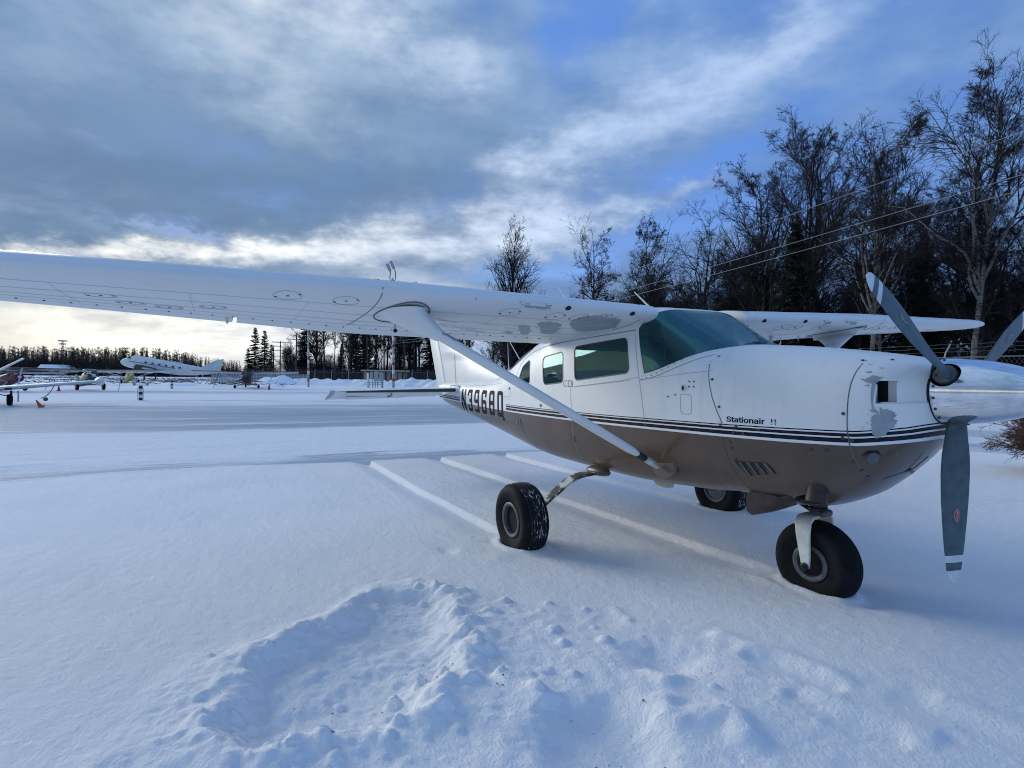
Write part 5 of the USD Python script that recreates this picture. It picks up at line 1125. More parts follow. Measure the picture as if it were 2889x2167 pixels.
# traffic cones and tie-down ropes
def cone(name, label, P, h, m, tilt=(0,0), group=None):
    t = thing(name, label, 'traffic cone', group, place(P, 0, 1, tilt))
    obj(t, 'cone', lathe([(h*.22,.03),(h*.05,h),(.001,h)], 20, (0,0,1)), m, 40); obj(t, 'base', box((0,0,.02), (h*.6,h*.6,.04), b=.01), m, False)
cone('traffic_cone', 'orange cone leaning under the V-tail aircraft wing', site(24.2, -20.95), .42, mt['orange'], (.30,.55))
cone('traffic_cone', 'small red cone in front of the green tail-dragger', site(45, -37.5), .5, mt['pinkred'])
cone('traffic_cone', 'small red cone beside the dark-nosed aircraft', site(56, -25.0), .6, mt['pinkred'])
def rope(label, a, b, extra=None):
    t = thing('tie_down_rope', label, 'rope', None, None)
    a, b = np.array(a), np.array(b); P = [a+(b-a)*k-np.array([0,0,.12*math.sin(math.pi*k)]) for k in np.linspace(0,1,8)]
    obj(t, 'rope_line', tube(P, .022, 5), mt['rope'], 30)
    if extra is not None: obj(t, 'rope_knot', trimesh.creation.icosphere(1, .09).apply_translation(extra), mt['green'], True)
    return t
rope('rope hanging from the V-tail aircraft wing to the orange cone', site(25.9,-21.8, .85), site(24.2,-20.95, .34), site(24.2,-20.75,.30)); rope('tie-down rope at the left wing of the dark-nosed aircraft', site(57.5,-31.0,1.75), site(57,-31.3,-.05)); rope('tie-down rope at the right wing of the dark-nosed aircraft', site(57.5,-25.1,1.8), site(56,-25.0,.75))
rope('tie-down rope at the left wing of the green tail-dragger', site(47,-39.6,1.7), site(46.5,-39.9,-.05)); rope('tie-down rope at the right wing of the green tail-dragger', site(47,-33.7,1.75), site(46,-33.3,-.05))

# markers, lamp posts, cabinets
def marker(label, P, s=1.0):
    t = thing('taxiway_marker', label, 'marker', None, place(P, facing(P), s))
    for k in range(5): obj(t, 'striped_segment', trimesh.creation.cylinder(.10, .17, sections=16).apply_translation([0,0,.09+.17*k]), mt['blackwhite'] if k % 2 == 0 else mt['whiteband'], 30)
    obj(t, 'cross_arm', tube([(0,-.34,.9),(0,.34,.9)], .02, 6), mt['pole'], 30)
    for y in (-.32,.32): obj(t, 'lamp_head', cat([trimesh.creation.cylinder(.085, .12, sections=14).apply_translation([0,y,.98]), trimesh.creation.cylinder(.03, .1, sections=8).apply_translation([0,y,.9])]), mt['cabinet'], 30)
    for y in (-.2,.2): obj(t, 'stay_wire', tube([(0,y,.98),(0,y,1.75)], .006, 4), mt['wire'], False)
    for y in (-.2,.2): obj(t, 'red_edge', box((.02,y*.72,.40), (.02,.02,.7)), mt['redband'], False)
marker('black and white banded marker with two lamps standing in the snow strip', site(31, -21.16), 1.0); marker('small far marker with two lamps in front of the derelict airliner', site(55, -34.4), .95)
def lamp_post(label, P, h, r, heads, lean=0.0):
    t = thing('lamp_post', label, 'lamp post', None, place(P, facing(P), 1, (0, 0)))
    obj(t, 'pole', tube([(0,lean*k,h*k) for k in np.linspace(0,1,8)], np.linspace(r, r*.55, 8), 14), mt['pole'], 30)
    for z, m in ((.0,'whiteband'),(.55,'redband'),(2.2,'redband') ) if False else ():
        pass
    for k, z in enumerate((1.1,3.1,5.3) if heads else (.9,2.3,3.6)):
        rr = r*(1-.45*z/h); y = lean*z/h
        obj(t, 'red_band', lathe([(rr+.012,z-.17),(rr+.02,z),(rr+.012,z+.17)], 16, (0,0,1), (0,y,0)), mt['redband'], 40)
        obj(t, 'white_band', lathe([(rr+.010,z+.75),(rr+.014,z+.95),(rr+.010,z+1.15)], 16, (0,0,1), (0,y,0)), mt['whiteband'], 40)
    if heads:
        for s, dz in ((-1,0.0),(1,.35)):
            a = obj(t, 'lamp_arm', tube([(0,lean,h-.25),(.1,lean+s*.22,h-.35),(.1,lean+s*.36,h-.1),(.1,lean+s*.30,h+.55+dz*.5),(.0,lean+s*.22-.1,h+.85+dz)], .055, 8), mt['wood'], 30)
            hd = box((0,0,0), (.14,.36,1.0), b=.05); hd.apply_transform(trimesh.transformations.rotation_matrix(.42, [1,0,0])); hd.apply_translation((0, lean+s*.22-.30, h+1.25+dz)); l = obj(a, 'lamp_head', hd, mt['cabinet'], 30)
            ln = box((.075,0,0), (.01,.26,.8)); ln.apply_transform(trimesh.transformations.rotation_matrix(.42, [1,0,0])); ln.apply_translation((0, lean+s*.22-.30, h+1.25+dz)); obj(a, 'lamp_lens', ln, mt['lampglass'], False)
lamp_post('tall grey lamp post with red bands and two lamp heads rising above the wing', site(68, -14.82), 13.8, .17, True, -.2); lamp_post('slimmer banded pole standing left of the tall lamp post', site(68, -25.45), 10.5, .12, False, -.1)
def cabinets():
    P = site(66, -16.6); t = thing('electrical_cabinet', 'grey electrical cabinets on posts beside the banded lamp post', 'cabinet', None, place(P, facing(P)))
    for y, w, h, z in ((.62,.42,1.05,1.45),(.10,.50,1.15,1.5),(-.45,.34,.9,1.55)): obj(t, 'cabinet_box', box((0,y,z), (.35,w,h), b=.02), mt['cabinet'], False)
    for y in (.75,.30,.0,-.30,-.72): obj(t, 'post', tube([(0,y,0),(0,y,1.1)], .06, 8), mt['cabinet'], 30)
    obj(t, 'bollard', tube([(.1,-.85,0),(.1,-.85,1.95)], .13, 14), mt['whiteband'], 30); obj(t, 'bollard', tube([(.1,.85,0),(.1,.85,1.9)], .11, 14), mt['cabinet'], 30)
    for z in (.55,.78): obj(t, 'cross_rail', tube([(.05,1.0,z),(.05,-1.25,z)], .03, 6), mt['blackwhite'], 30)
    obj(t, 'blue_sign', box((.19,.45,1.6), (.02,.12,.25)), mt['blue'], False)
    obj(t, 'black_cap', lathe([(.135,1.9),(.14,1.98),(.001,2.02)], 14, (0,0,1), (.1,-.85,0)), mt['blackwhite'], 30)
cabinets()
def power_pole(label, P, h, arms, r=.13, sink=0.3):
    t = thing('power_pole', label, 'power pole', None, place(P, facing(P, .15)))
    obj(t, 'pole', tube([(0,0,-sink),(0,0,h)], [r, r*.65], 10), mt['wood'], 30)
    for z, w in arms:
        a = obj(t, 'cross_arm', box((.12,0,z), (.10,w,.12)), mt['wood'], False)
        for y in np.linspace(-w*.45, w*.45, 4): obj(a, 'insulator', trimesh.creation.cylinder(.05, .16, sections=8).apply_translation([.12,y,z+.14]), mt['pole'], False)
power_pole('dark power pole with one cross-arm by the spruce and the fence', site(95, -37.7), 8.6, ((7.7,3.4),)); power_pole('power pole with three cross-arms between the spruces and the bare trees', site(118, -50.3), 8.8, ((8.5,3.6),(6.7,3.4),(5.5,3.4)), .15); power_pole('power pole with one cross-arm close to the two spruces', site(124, -54.4), 8.2, ((8.0,3.4),(2.6,2.2)))

# shed of tan panels behind the fence, snow-roofed house, mast
def shed():
    P = site(95, -22.2); t = thing('open_shed', 'low flat-roofed shed of tan panels behind the fence', 'shed', None, place(P, facing(P, .15)))
    obj(t, 'roof', box((0,0,2.42), (3.2,8.0,.22), b=.04), mt['tanframe'], False); obj(t, 'back_wall', box((-1.0,0,1.15), (.1,7.6,2.3)), mt['darkboard'], False)
    for k in range(8): obj(t, 'tan_panel', box((.9,-3.35+.96*k,1.45), (.06,.66,1.5)), mt['tan'], False)
    for k in range(9): obj(t, 'post', box((1.0,-3.83+.96*k,1.15), (.12,.14,2.3)), mt['wood'], False)
shed()
def house():
    P = site(200, -167.4); t = thing('house', 'dark house with a snow-covered roof at the edge of the far wood', 'house', None, place(P, facing(P, .3)))
    obj(t, 'wall', box((0,0,1.2), (6,8.5,2.8)), mt['wallgrey'], False); obj(t, 'roof', prism(sg.Polygon([(-3.6,2.5),(3.6,2.5),(3.6,2.8),(.2,4.1),(-.2,4.1),(-3.6,2.8)]), 9.3, 'y', -4.65), mt['roofsnow'], False)
    for y in (-2.2,1.6): w = obj(t, 'window', box((3.02,y,1.6), (.08,1.2,1.0)), mt['winddark'], False); obj(w, 'frame', cat([box((3.05,y,2.14),(.06,1.36,.08)), box((3.05,y,1.06),(.06,1.36,.08))]), mt['cream'], False)
house()
def mast():
    P = site(262, -216.5); t = thing('lattice_mast', 'thin communication mast above the far wood', 'mast', None, place(P, facing(P)))
    for a in range(3): obj(t, 'leg', tube([(.5*math.cos(a*2.09), .5*math.sin(a*2.09), 0), (.3*math.cos(a*2.09), .3*math.sin(a*2.09), 16.5)], .09, 5), mt['wood'], False)
    obj(t, 'bracing', cat([tube([(.45*math.cos(k*2.09), .45*math.sin(k*2.09), k*.75), (.45*math.cos((k+1)*2.09), .45*math.sin((k+1)*2.09), k*.75+.75)], .05, 4) for k in range(21)]), mt['wood'], False)
    for z, w in ((16.4,3.6),(14.9,2.6),(11.6,3.0)): obj(t, 'platform', trimesh.creation.cylinder(w/2, .45, sections=12).apply_translation([0,0,z]), mt['wood'], False)
mast()

# chain-link fence with angled barbed-wire arms
def fence(label, pts, h=2.1, gap=2.6, pitch=.10, r=.004, post_r=.035):
    t = thing('chain_link_fence', label, 'fence'); pts = [np.array(p) for p in pts]
    L = np.cumsum([0]+[np.linalg.norm(b[:2]-a[:2]) for a, b in zip(pts, pts[1:])])
    at = lambda s: np.array([np.interp(s, L, [p[k] for p in pts]) for k in range(3)])
    n = int(L[-1]/gap)
    for k in range(n+1):
        p = at(k*gap); q = at(k*gap+.1)-at(k*gap-.1); q /= np.linalg.norm(q)+1e-9; o = np.array([q[1], -q[0], 0])
        if np.dot(o[:2], EYE[:2]-p[:2]) < 0: o = -o
        ps = obj(t, 'post', tube([p+[0,0,-.6],p+[0,0,h]], post_r, 8), mt['pole'], 30)
        obj(ps, 'barb_arm', tube([p+[0,0,h], p+[0,0,h+.12]-o*.03, p-o*.28+[0,0,h+.42]], post_r*.7, 6), mt['pole'], 30)
    V = []
    for s in np.arange(0, L[-1]-h*.5, pitch*1.414):
        V += [(s, 0.0, s+h*.55, h)]; V += [(s+h*.55, 0.0, s, h)]
    a = np.array([[at(v[0])+[0,0,v[1]], at(v[2])+[0,0,v[3]]] for v in V])
    return t, batch_tubes(a, np.full((len(a), 2), r), 3), [at(s) for s in np.linspace(0, L[-1], n+1)]
def batch_tubes(P, Rr, sides=3):
    """many tubes at once: P (B, n, 3), radii (B, n)"""
    P = np.asarray(P, float); B, n, _ = P.shape
    t = np.gradient(P, axis=1) if n > 2 else np.repeat((P[:,1]-P[:,0])[:,None], 2, 1); t /= np.linalg.norm(t, axis=2, keepdims=True)+1e-12
    ref = np.where(np.abs(t[...,2:]) < .9, [0,0,1.0], [1.0,0,0]); u = np.cross(t, ref); u /= np.linalg.norm(u, axis=2, keepdims=True)+1e-12; w = np.cross(t, u)
    g = np.arange(sides)*2*np.pi/sides
    V = P[:,:,None]+Rr[:,:,None,None]*(np.cos(g)[:,None]*u[:,:,None]+np.sin(g)[:,None]*w[:,:,None])
    i, j = np.meshgrid(np.arange(n-1), np.arange(sides), indexing='ij'); j2 = (j+1) % sides
    q = np.stack([i*sides+j, i*sides+j2, (i+1)*sides+j2, (i+1)*sides+j], -1).reshape(-1,4); f = np.vstack([q[:, [0,1,2]], q[:, [0,2,3]]])
    F = (f[None]+(np.arange(B)*n*sides)[:,None,None]).reshape(-1,3)
    return trimesh.Trimesh(V.reshape(-1,3), F, process=False)
def fence_full(label, pts, h, gap, pitch, r, pr):
    t, mesh, line = fence(label, pts, h, gap, pitch, r, pr)
    obj(t, 'wire_mesh', mesh, mt['wire'], True, kind='stuff')
    obj(t, 'top_rail', cat([tube([a+[0,0,h-.02], b+[0,0,h-.02]], pr*.7, 6) for a, b in zip(line, line[1:])]), mt['wire'], 30)
    for z, o in ((.16,.05),(.28,.15),(.40,.26)): obj(t, 'barbed_wire', cat([tube([a+[0,0,h+z], b+[0,0,h+z]], .005, 4) for a, b in zip(line, line[1:])]), mt['wire'], False)
fence_full('chain-link fence along the road in front of the birches at the right', [site(13.5,18.0), site(16,14.55), site(22,12.0), site(30,8.6), site(40,4.3)], 2.0, 2.95, .08, .0032, .034)
fence_full('long chain-link fence with barbed-wire arms below the pine grove', [site(80,-8), site(84,-14), site(88,-22), site(90,-32), site(91,-46)], 2.1, 3.0, .14, .009, .045)
def picket():
    t = thing('wooden_fence', 'grey slatted wooden fence left of the chain-link fence', 'fence')
    a, b = site(88,-33), site(86,-47.5); n = 64
    for k in range(n):
        p = a+(b-a)*k/(n-1); obj(t, 'slat', box(p+[0,0,.75], (.05,.15,1.75+.1*math.sin(k*2.3)), rz=facing(p)), mt['pole'], False)
    obj(t, 'rail', tube([a+[0,0,1.2], b+[0,0,1.2]], .05, 5), mt['pole'], False)
picket()
# power lines over the road, in front of the wood
def power_line(label, a, b):
    a, b = np.array(a), np.array(b); d = b-a
    P = [a+d*k-np.array([0,0,4*.55*k*(1-k)*(np.linalg.norm(d)/60)**2]) for k in np.linspace(0, 1, 40)]
    p = obj(None, 'power_line', tube(P, .010, 5), mt['line'], 30); tag(p, label, 'power line')
for lb, z0, z1, dl in (('uppermost power line across the wood', 10.05, 9.0, 0.0), ('middle power line across the wood', 8.75, 8.75, .35), ('lowest power line across the wood', 8.05, 8.5, -.3)):
    power_line(lb, site(6.0, 20.6+dl, z0), site(118, -35.0+dl, z1+.2))
# snow banks pushed up along the far fence
def bank(label, a, b, w, h, seed, lump=1.0):
    a, b = np.array(a)[:2], np.array(b)[:2]; L = np.linalg.norm(b-a); d = (b-a)/L; o = np.array([-d[1], d[0]])
    u = np.linspace(0, L, int(L/.28)); v = np.linspace(-w, w, 22); U, V = np.meshgrid(u, v, indexing='ij'); X = a[0]+U*d[0]+V*o[0]; Y = a[1]+U*d[1]+V*o[1]
    prof = np.clip(1-(V/w)**2, 0, 1)**1.2*sstep(0, 2.5, U)*sstep(L, L-2.5, U)
    Z = ground_z(X, Y)-.25+prof*(h+.25)*(1+lump*(1.3*nz(X, Y, .28, 3, seed)+.9*nz(X, Y, 1.2, 4, seed+1)))
    p = obj(None, 'snow_bank', sheet(np.stack([X, Y, Z], -1).reshape(-1,3), len(u), len(v)), mt['snow'], True); tag(p, label, 'snow bank', kind='structure')
bank('ploughed snow bank along the foot of the far chain-link fence', site(76,-9), site(84,-40), 3.0, 1.0, 51); bank('tall heap of ploughed snow in front of the wooden fence', site(80,-31), site(81,-38.5), 2.8, 1.25, 55, 1.4); bank('low snow bank at the right of the far apron', site(66,-2), site(74,-12), 2.6, .8, 58); bank('ridge of snow behind the tied-down aircraft', site(66,-26), site(62,-62), 2.5, .35, 61)
# dry brush poking out of the far snow field
def brush():
    rg = np.random.default_rng(77); P = []; R = []
    for k in range(420):
        dpt = rg.uniform(68, 150); u = rg.uniform(-.93, -.40); c = site(dpt, dpt*u)
        for j in range(int(rg.integers(3, 7))):
            d = np.array([rg.normal(0,.9), rg.normal(0,.9), rg.uniform(.1,.55)])*rg.uniform(.35,1.0); s = c+np.array([rg.normal(0,.5), rg.normal(0,.5), .05]); P.append([s, s+d*.5, s+d]); R.append([.05,.04,.015])
    p = obj(None, 'dry_brush', batch_tubes(np.array(P), np.array(R), 3), mt['wood'], True); tag(p, 'dark dry stalks and debris poking through the far snow field', 'brush', kind='stuff')
brush()

# ------------------------------------------------------------------ trees
def bark(name, a, b, scale=(1,1,1), rings=False):
    N = Nodes(); tc = N.add('texture_coordinate', 'object'); f = N.noise(N.mapping(tc, scale=(3.0,3.0,.8)), 3.0, 5.0, .65)
    c = N.mix(N.maprange(f, .35, .65), a, b)
    if rings:
        g = N.noise(N.mapping(tc, scale=(1.6,1.6,9.0)), 1.6, 4.0, .7); c = N.mix(N.maprange(g, .52, .60), c, (0.035,0.032,0.032))
    return N.make(name, surface=N.add('principled_bsdf', 'BSDF', base_color=c, roughness=.85, specular_ior_level=.15))
mt['birch'] = bark('pale_birch_bark', (0.10,0.093,0.085), (0.20,0.19,0.175), rings=True)
mt['bark'] = bark('dark_bark', (0.020,0.018,0.018), (0.042,0.037,0.034))
mt['greybark'] = bark('grey_aspen_bark', (0.06,0.056,0.053), (0.10,0.094,0.088), rings=True)
mt['twig'] = plain('dark_twigs', (0.022,0.019,0.020), .85, spec=.15)
mt['twigbrown'] = plain('brown_twigs', (0.075,0.058,0.045), .85, spec=.15)
def needle_mat(name, a, b):
    N = Nodes(); f = N.noise(N.add('geometry','position'), 3.0, 4.0, .6); c = N.mix(N.maprange(f, .35, .65), a, b)
    d = N.add('principled_bsdf','BSDF', base_color=c, roughness=.8, specular_ior_level=.15); tl = N.add('translucent_bsdf','BSDF', color=c)
    return N.make(name, surface=N.add('mix_closure','closure', fac=.2, closure1=d, closure2=tl))
mt['needles'] = needle_mat('spruce_needles', (0.014,0.022,0.018), (0.030,0.040,0.028))
def perp(d, rg):
    r = rg.normal(size=d.shape); r -= (r*d).sum(-1, keepdims=True)*d; return r/(np.linalg.norm(r, axis=-1, keepdims=True)+1e-9)
def grow(P0, D, L, R0, rg, n=6, wob=.12, up=.05, r_end=.35):
    """B branches at once: start points, directions, lengths, radii -> polylines"""
    B = len(P0); P = np.zeros((B, n, 3)); P[:,0] = P0; d = D.copy()
    for k in range(1, n):
        d = d+rg.normal(0, wob, (B,3))+np.array([0,0,up]); d /= np.linalg.norm(d, axis=1, keepdims=True); P[:,k] = P[:,k-1]+d*(L/(n-1))[:,None]
    return P, R0[:,None]*np.linspace(1, r_end, n)[None]
def spawn(P, R, L, per, lo, hi, ang, lr, rr, rg, hang=0.0, taper=.6):
    """children along parent polylines"""
    B, n, _ = P.shape; t = np.sort(lo+(hi-lo)*rg.random((B, per)), 1)*(n-1); i = np.minimum(t.astype(int), n-2); f = t-i; b = np.arange(B)[:,None]
    p = P[b,i]*(1-f[...,None])+P[b,i+1]*f[...,None]; d = P[b,i+1]-P[b,i]; d /= np.linalg.norm(d, axis=2, keepdims=True)+1e-9
    a = rg.normal(ang, .16, (B, per)); nd = d*np.cos(a)[...,None]+perp(d, rg)*np.sin(a)[...,None]; nd[...,2] += hang; nd /= np.linalg.norm(nd, axis=2, keepdims=True)
    pos = t/(n-1); l = L[:,None]*lr*(1-taper*pos)*rg.uniform(.65, 1.25, (B, per)); r = np.minimum((R[b,i]*(1-f)+R[b,i+1]*f)*.75, R[:, :1]*rr)
    return p.reshape(-1,3), nd.reshape(-1,3), l.ravel(), r.ravel()
def bare_tree(seed, h, r, lean=.02, limbs=20, lo=.28, ang=.75, lr=.42, twigs=(8,7,4), trunk='birch', forks=0, wob=.10, twigm='twig', tap=.75, fine=1.0, twob=.035):
    rg = np.random.default_rng(seed)
    TP, TR = grow(np.zeros((1,3)), np.array([[lean,lean*.5,1.0]])/1.0, np.array([h]), np.array([r]), rg, 14, twob, .05, .12)
    TR = TR*np.linspace(1,1,14); TR[:,0] *= 1.25
    p, d, l, rr = spawn(TP, TR, np.array([h]), limbs, lo, .98, ang, lr, .42, rg, .12, tap)
    if forks:
        pf, df, lf, rf = spawn(TP, TR, np.array([h]), forks, lo*.9, .62, .42, .62, .62, rg, .1, .35); p, d, l, rr = np.vstack([p,pf]), np.vstack([d,df]), np.append(l,lf), np.append(rr,rf)
    A, AR = grow(p, d, l, np.maximum(rr, .018), rg, 9, wob, .07, .18)
    p, d, l, rr = spawn(A, AR, l, twigs[0], .18, .98, .72, .46, .5, rg, .05, .45); B_, BR_ = grow(p, d, l, np.maximum(rr, .010), rg, 6, .16, .05, .3)
    p, d, l, rr = spawn(B_, BR_, l, twigs[1], .15, 1.0, .65, .50, .5, rg, .0, .4); C_, CR_ = grow(p, d, l, np.maximum(rr, .0075)*fine, rg, 4, .2, .02, .45)
    p, d, l, rr = spawn(C_, CR_, l, twigs[2], .2, 1.0, .6, .55, .6, rg, -.05, .3); D_, DR_ = grow(p, d, np.maximum(l,.12), np.full(len(l), .0058*fine), rg, 3, .2, -.02, .6)
    tr = cat([batch_tubes(TP, TR, 12)]); return tr, batch_tubes(A, AR, 6), batch_tubes(B_, BR_, 4), cat([batch_tubes(C_, CR_, 3), batch_tubes(D_, DR_, 3)])
def spruce(seed, h, r, width, density=1.0, gaps=.12):
    rg = np.random.default_rng(seed); tr = tube([(0,0,-.3),(0,0,h*.5),(0,0,h)], [r, r*.6, .02], 8); Q_ = []; BP = []; BR = []
    z = h*.06
    while z < h*.985:
        k = 1-z/h; L = width*(k**.85)*1.0+.10
        for a in rg.uniform(0, 2*np.pi, int(round((5+3*k)*density))):
            if rg.random() < gaps: continue
            l = L*rg.uniform(.55, 1.12); dr = rg.uniform(-.42,-.12) if k > .3 else rg.uniform(-.1,.25); u = np.array([math.cos(a), math.sin(a), dr]); s = np.array([-u[1], u[0], 0]); s /= np.linalg.norm(s)
            base = np.array([0,0,z]); n = max(4, int(l/.16)); tt = (np.arange(n)+.6)/n; c = base+u*(tt*l)[:,None]+np.array([0,0,1.0])*(.14*l*tt**2)[:,None]
            BP.append(np.array([base, base+u*l*.5, c[-1]])); BR.append([.022*k+.008,.015*k+.006,.004])
            for sd in (-1, 1):
                w = (.16+.30*l*(1-tt)**.8*.6+.04)*rg.uniform(.6,1.2,n); dirs = s*sd*.85+u*.45+np.array([0,0,-.22]); tip = c+dirs*w[:,None]+rg.normal(0,.03,(n,3)); e = u*(l/n*.62)
                Q_.append(np.stack([c-e*.7, c+e, tip+e*.25, tip-e*.5+[0,0,-.05]], 1))
            Q_.append(np.stack([c-e*.6, c+e*.8, c+e*.4+np.array([0,0,-.14])*rg.uniform(.5,1.6,(n,1)), c-e*.4+np.array([0,0,-.12])], 1))
        z += (.115+.125*k)*h/9.0*rg.uniform(.7,1.25)/density**.3
    q = np.concatenate(Q_); m = len(q); V = q.reshape(-1,3); F = np.arange(m*4).reshape(-1,4); F = np.vstack([F[:, [0,1,2]], F[:, [0,2,3]]])
    return tr, batch_tubes(np.array(BP), np.array(BR), 3), trimesh.Trimesh(V, F, process=False)
def def_bare(name, label, M, group=None, **kw):
    tm_, tw = kw.get('trunk', 'birch'), kw.get('twigm', 'twig')
    t = thing(name, label, 'tree', group, M); tr, a, b, c = bare_tree(**kw)
    obj(t, 'trunk', tr, mt[tm_], True); cr = obj(t, 'crown', a, mt[tm_ if kw.get('forks') and tm_ == 'birch' else 'bark'], True); obj(cr, 'branches', b, mt[tw], True, kind='stuff'); obj(cr, 'twigs', c, mt[tw], True, kind='stuff')
    return t
def def_spruce(name, label, M, group=None, **kw):
    t = thing(name, label, 'tree', group, M); tr, b, n = spruce(**kw); obj(t, 'trunk', tr, mt['bark'], True); cr = obj(t, 'crown', b, mt['bark'], True); obj(cr, 'needles', n, mt['needles'], True, kind='stuff'); return t
rt = np.random.default_rng(2024)
def at(d, l, rz=None, s=1.0, sink=.15): p = site(d, l); p[2] -= sink; return place(p, rt.uniform(0, 6.28) if rz is None else rz, s)
TG = 'bare trees of the dark wood behind the aircraft'; TL = 'bare dark tree standing in the dense wood behind the fence'
# distinct trees
big = def_bare('birch_tree', 'tallest birch at the right with spreading crooked limbs and pale banded trunk', at(22.5, 18.9, 1.0), seed=3, h=12.7, r=.135, lean=.0, limbs=17, lo=.36, ang=.74, lr=.40, twigs=(11,9,5), forks=6, trunk='birch', wob=.17, tap=.45, twob=.022)
b2 = def_bare('birch_tree', 'birch with pale crooked trunk and low side limb behind the propeller', at(24.8, 16.1, 2.2), seed=8, h=12.0, r=.125, lean=.01, limbs=22, lo=.32, ang=.74, lr=.46, twigs=(10,9,5), forks=3, trunk='birch', wob=.13, tap=.6)
b3 = def_bare('bare_tree', 'broad dark bare tree with fan of limbs left of the tall birch', at(28.5, 15.6, .4), seed=15, h=13.4, r=.16, lean=.0, limbs=24, lo=.28, ang=.70, lr=.50, twigs=(11,9,5), forks=5, trunk='bark', tap=.6)
b4 = def_bare('bare_tree', 'leaning bare tree at the left end of the tall dark group', at(31.5, 14.6, 3.1), seed=21, h=12.6, r=.15, lean=-.03, limbs=24, lo=.30, ang=.72, lr=.48, twigs=(10,9,5), forks=4, trunk='greybark', tap=.6)
b5 = def_bare('bare_tree', 'oval bare tree with regular ascending branches standing clear of the wood', at(58, -.2, 1.0), seed=33, h=17.2, r=.20, lean=.0, limbs=56, lo=.14, ang=.70, lr=.46, twigs=(8,6,3), trunk='bark', wob=.05, tap=.78, fine=1.1, twob=.012)
b6 = def_bare('bare_tree', 'narrow crooked bare tree with pointed top above the wing aerials', at(46.5, 7.1, .8), seed=40, h=13.2, r=.16, lean=.0, limbs=34, lo=.25, ang=1.05, lr=.36, twigs=(9,7,4), forks=1, trunk='bark', wob=.16, tap=.72, fine=1.2, twob=.02)
b7 = def_bare('bare_tree', 'tall bare tree with pale trunk right of the pointed one', at(40.5, 10.4, 2.0), seed=47, h=11.6, r=.13, lean=.0, limbs=30, lo=.32, ang=.72, lr=.42, twigs=(9,8,4), forks=2, trunk='greybark', wob=.10, fine=1.1, tap=.65)
b8 = def_bare('bare_tree', 'dead-topped bare tree with antler-like limbs above the windshield', at(35.5, 12.3, 2.7), seed=52, h=10.6, r=.17, lean=.0, limbs=18, lo=.42, ang=.95, lr=.42, twigs=(7,6,3), forks=4, trunk='bark', wob=.22, tap=.35)
b9 = def_bare('bare_tree', 'spreading bare tree against the pale sky left of the pine grove', at(104, -37.0, .5), seed=61, h=12.8, r=.24, lean=.0, limbs=22, lo=.22, ang=.85, lr=.60, twigs=(9,7,4), forks=5, trunk='bark', fine=1.7, tap=.5)
protos = [b2, b3, b4, b3, b6, b7, b4]
# the wood: rows behind the fence, receding to the left
line = lambda d: 18.6-.50*(d-22)
k = 0
for row, (off, step, s0, s1) in enumerate(((1.5, 2.5, .62, .86), (4.0, 2.3, .72, .95), (7.0, 2.3, .76, .98), (11.0, 2.5, .78, 1.0), (16.0, 3.0, .80, 1.0), (23.0, 3.6, .80, 1.0), (32.0, 4.6, .85, 1.0))):
    d = 17.0+row*.7
    while d < 68:
        l = line(d)+off*.80+rt.normal(0, .5); dd = d+off*.55+rt.normal(0, .6)
        s = rt.uniform(s0, s1); s *= .82+.18*math.sin(d*.9)*math.sin(d*.37+1)
        if dd > 33: s *= .90
        copy_of(protos[int(rt.integers(len(protos)))], 'bare_tree', TL, 'tree', TG, at(dd, l, None, s)); k += 1
        d += step*rt.uniform(.75, 1.3)*(1+d/150)
for i in range(46):
    d = rt.uniform(40, 70); off = rt.uniform(1.5, 22); copy_of(protos[int(rt.integers(len(protos)))], 'bare_tree', TL, 'tree', TG, at(d+off*.55, line(d)+off*.8, None, rt.uniform(.5, .72)))
sp1 = def_spruce('spruce_tree', 'tall dark spruce standing among the bare trees above the far wing', at(27.5, 14.2), seed=5, h=9.4, r=.14, width=1.75, density=1.15)
sp2 = def_spruce('spruce_tree', 'slender left spruce of the pair on the skyline by the power poles', at(110, -52.0), seed=9, h=11.3, r=.16, width=2.7, density=1.0, gaps=.12)
sp3 = def_spruce('spruce_tree', 'right spruce of the pair on the skyline by the power poles', at(112, -51.0), seed=12, h=10.9, r=.16, width=2.3, density=1.0, gaps=.12)
copy_of(sp3, 'spruce_tree', 'short spruce at the right foot of the skyline pair', 'tree', None, at(113, -50.0, None, .74)); copy_of(sp2, 'spruce_tree', 'low spruce at the left foot of the skyline pair', 'tree', None, at(109, -52.9, None, .62))
copy_of(sp1, 'spruce_tree', 'dark spruce behind the slim banded pole under the wing', 'tree', None, at(98, -37.4, None, 1.35))
SG = 'dark spruces in the understorey of the wood'; SL = 'dark young spruce in the understorey of the wood behind the fence'
for i in range(84):
    d = 16+50*rt.random()**1.1; off = rt.uniform(2.0, 26); copy_of([sp1, sp2, sp3][int(rt.integers(3))], 'spruce_tree', SL, 'tree', SG, at(d+off*.55, line(d)+off*.8+rt.normal(0,.8), None, rt.uniform(.30, .72)))
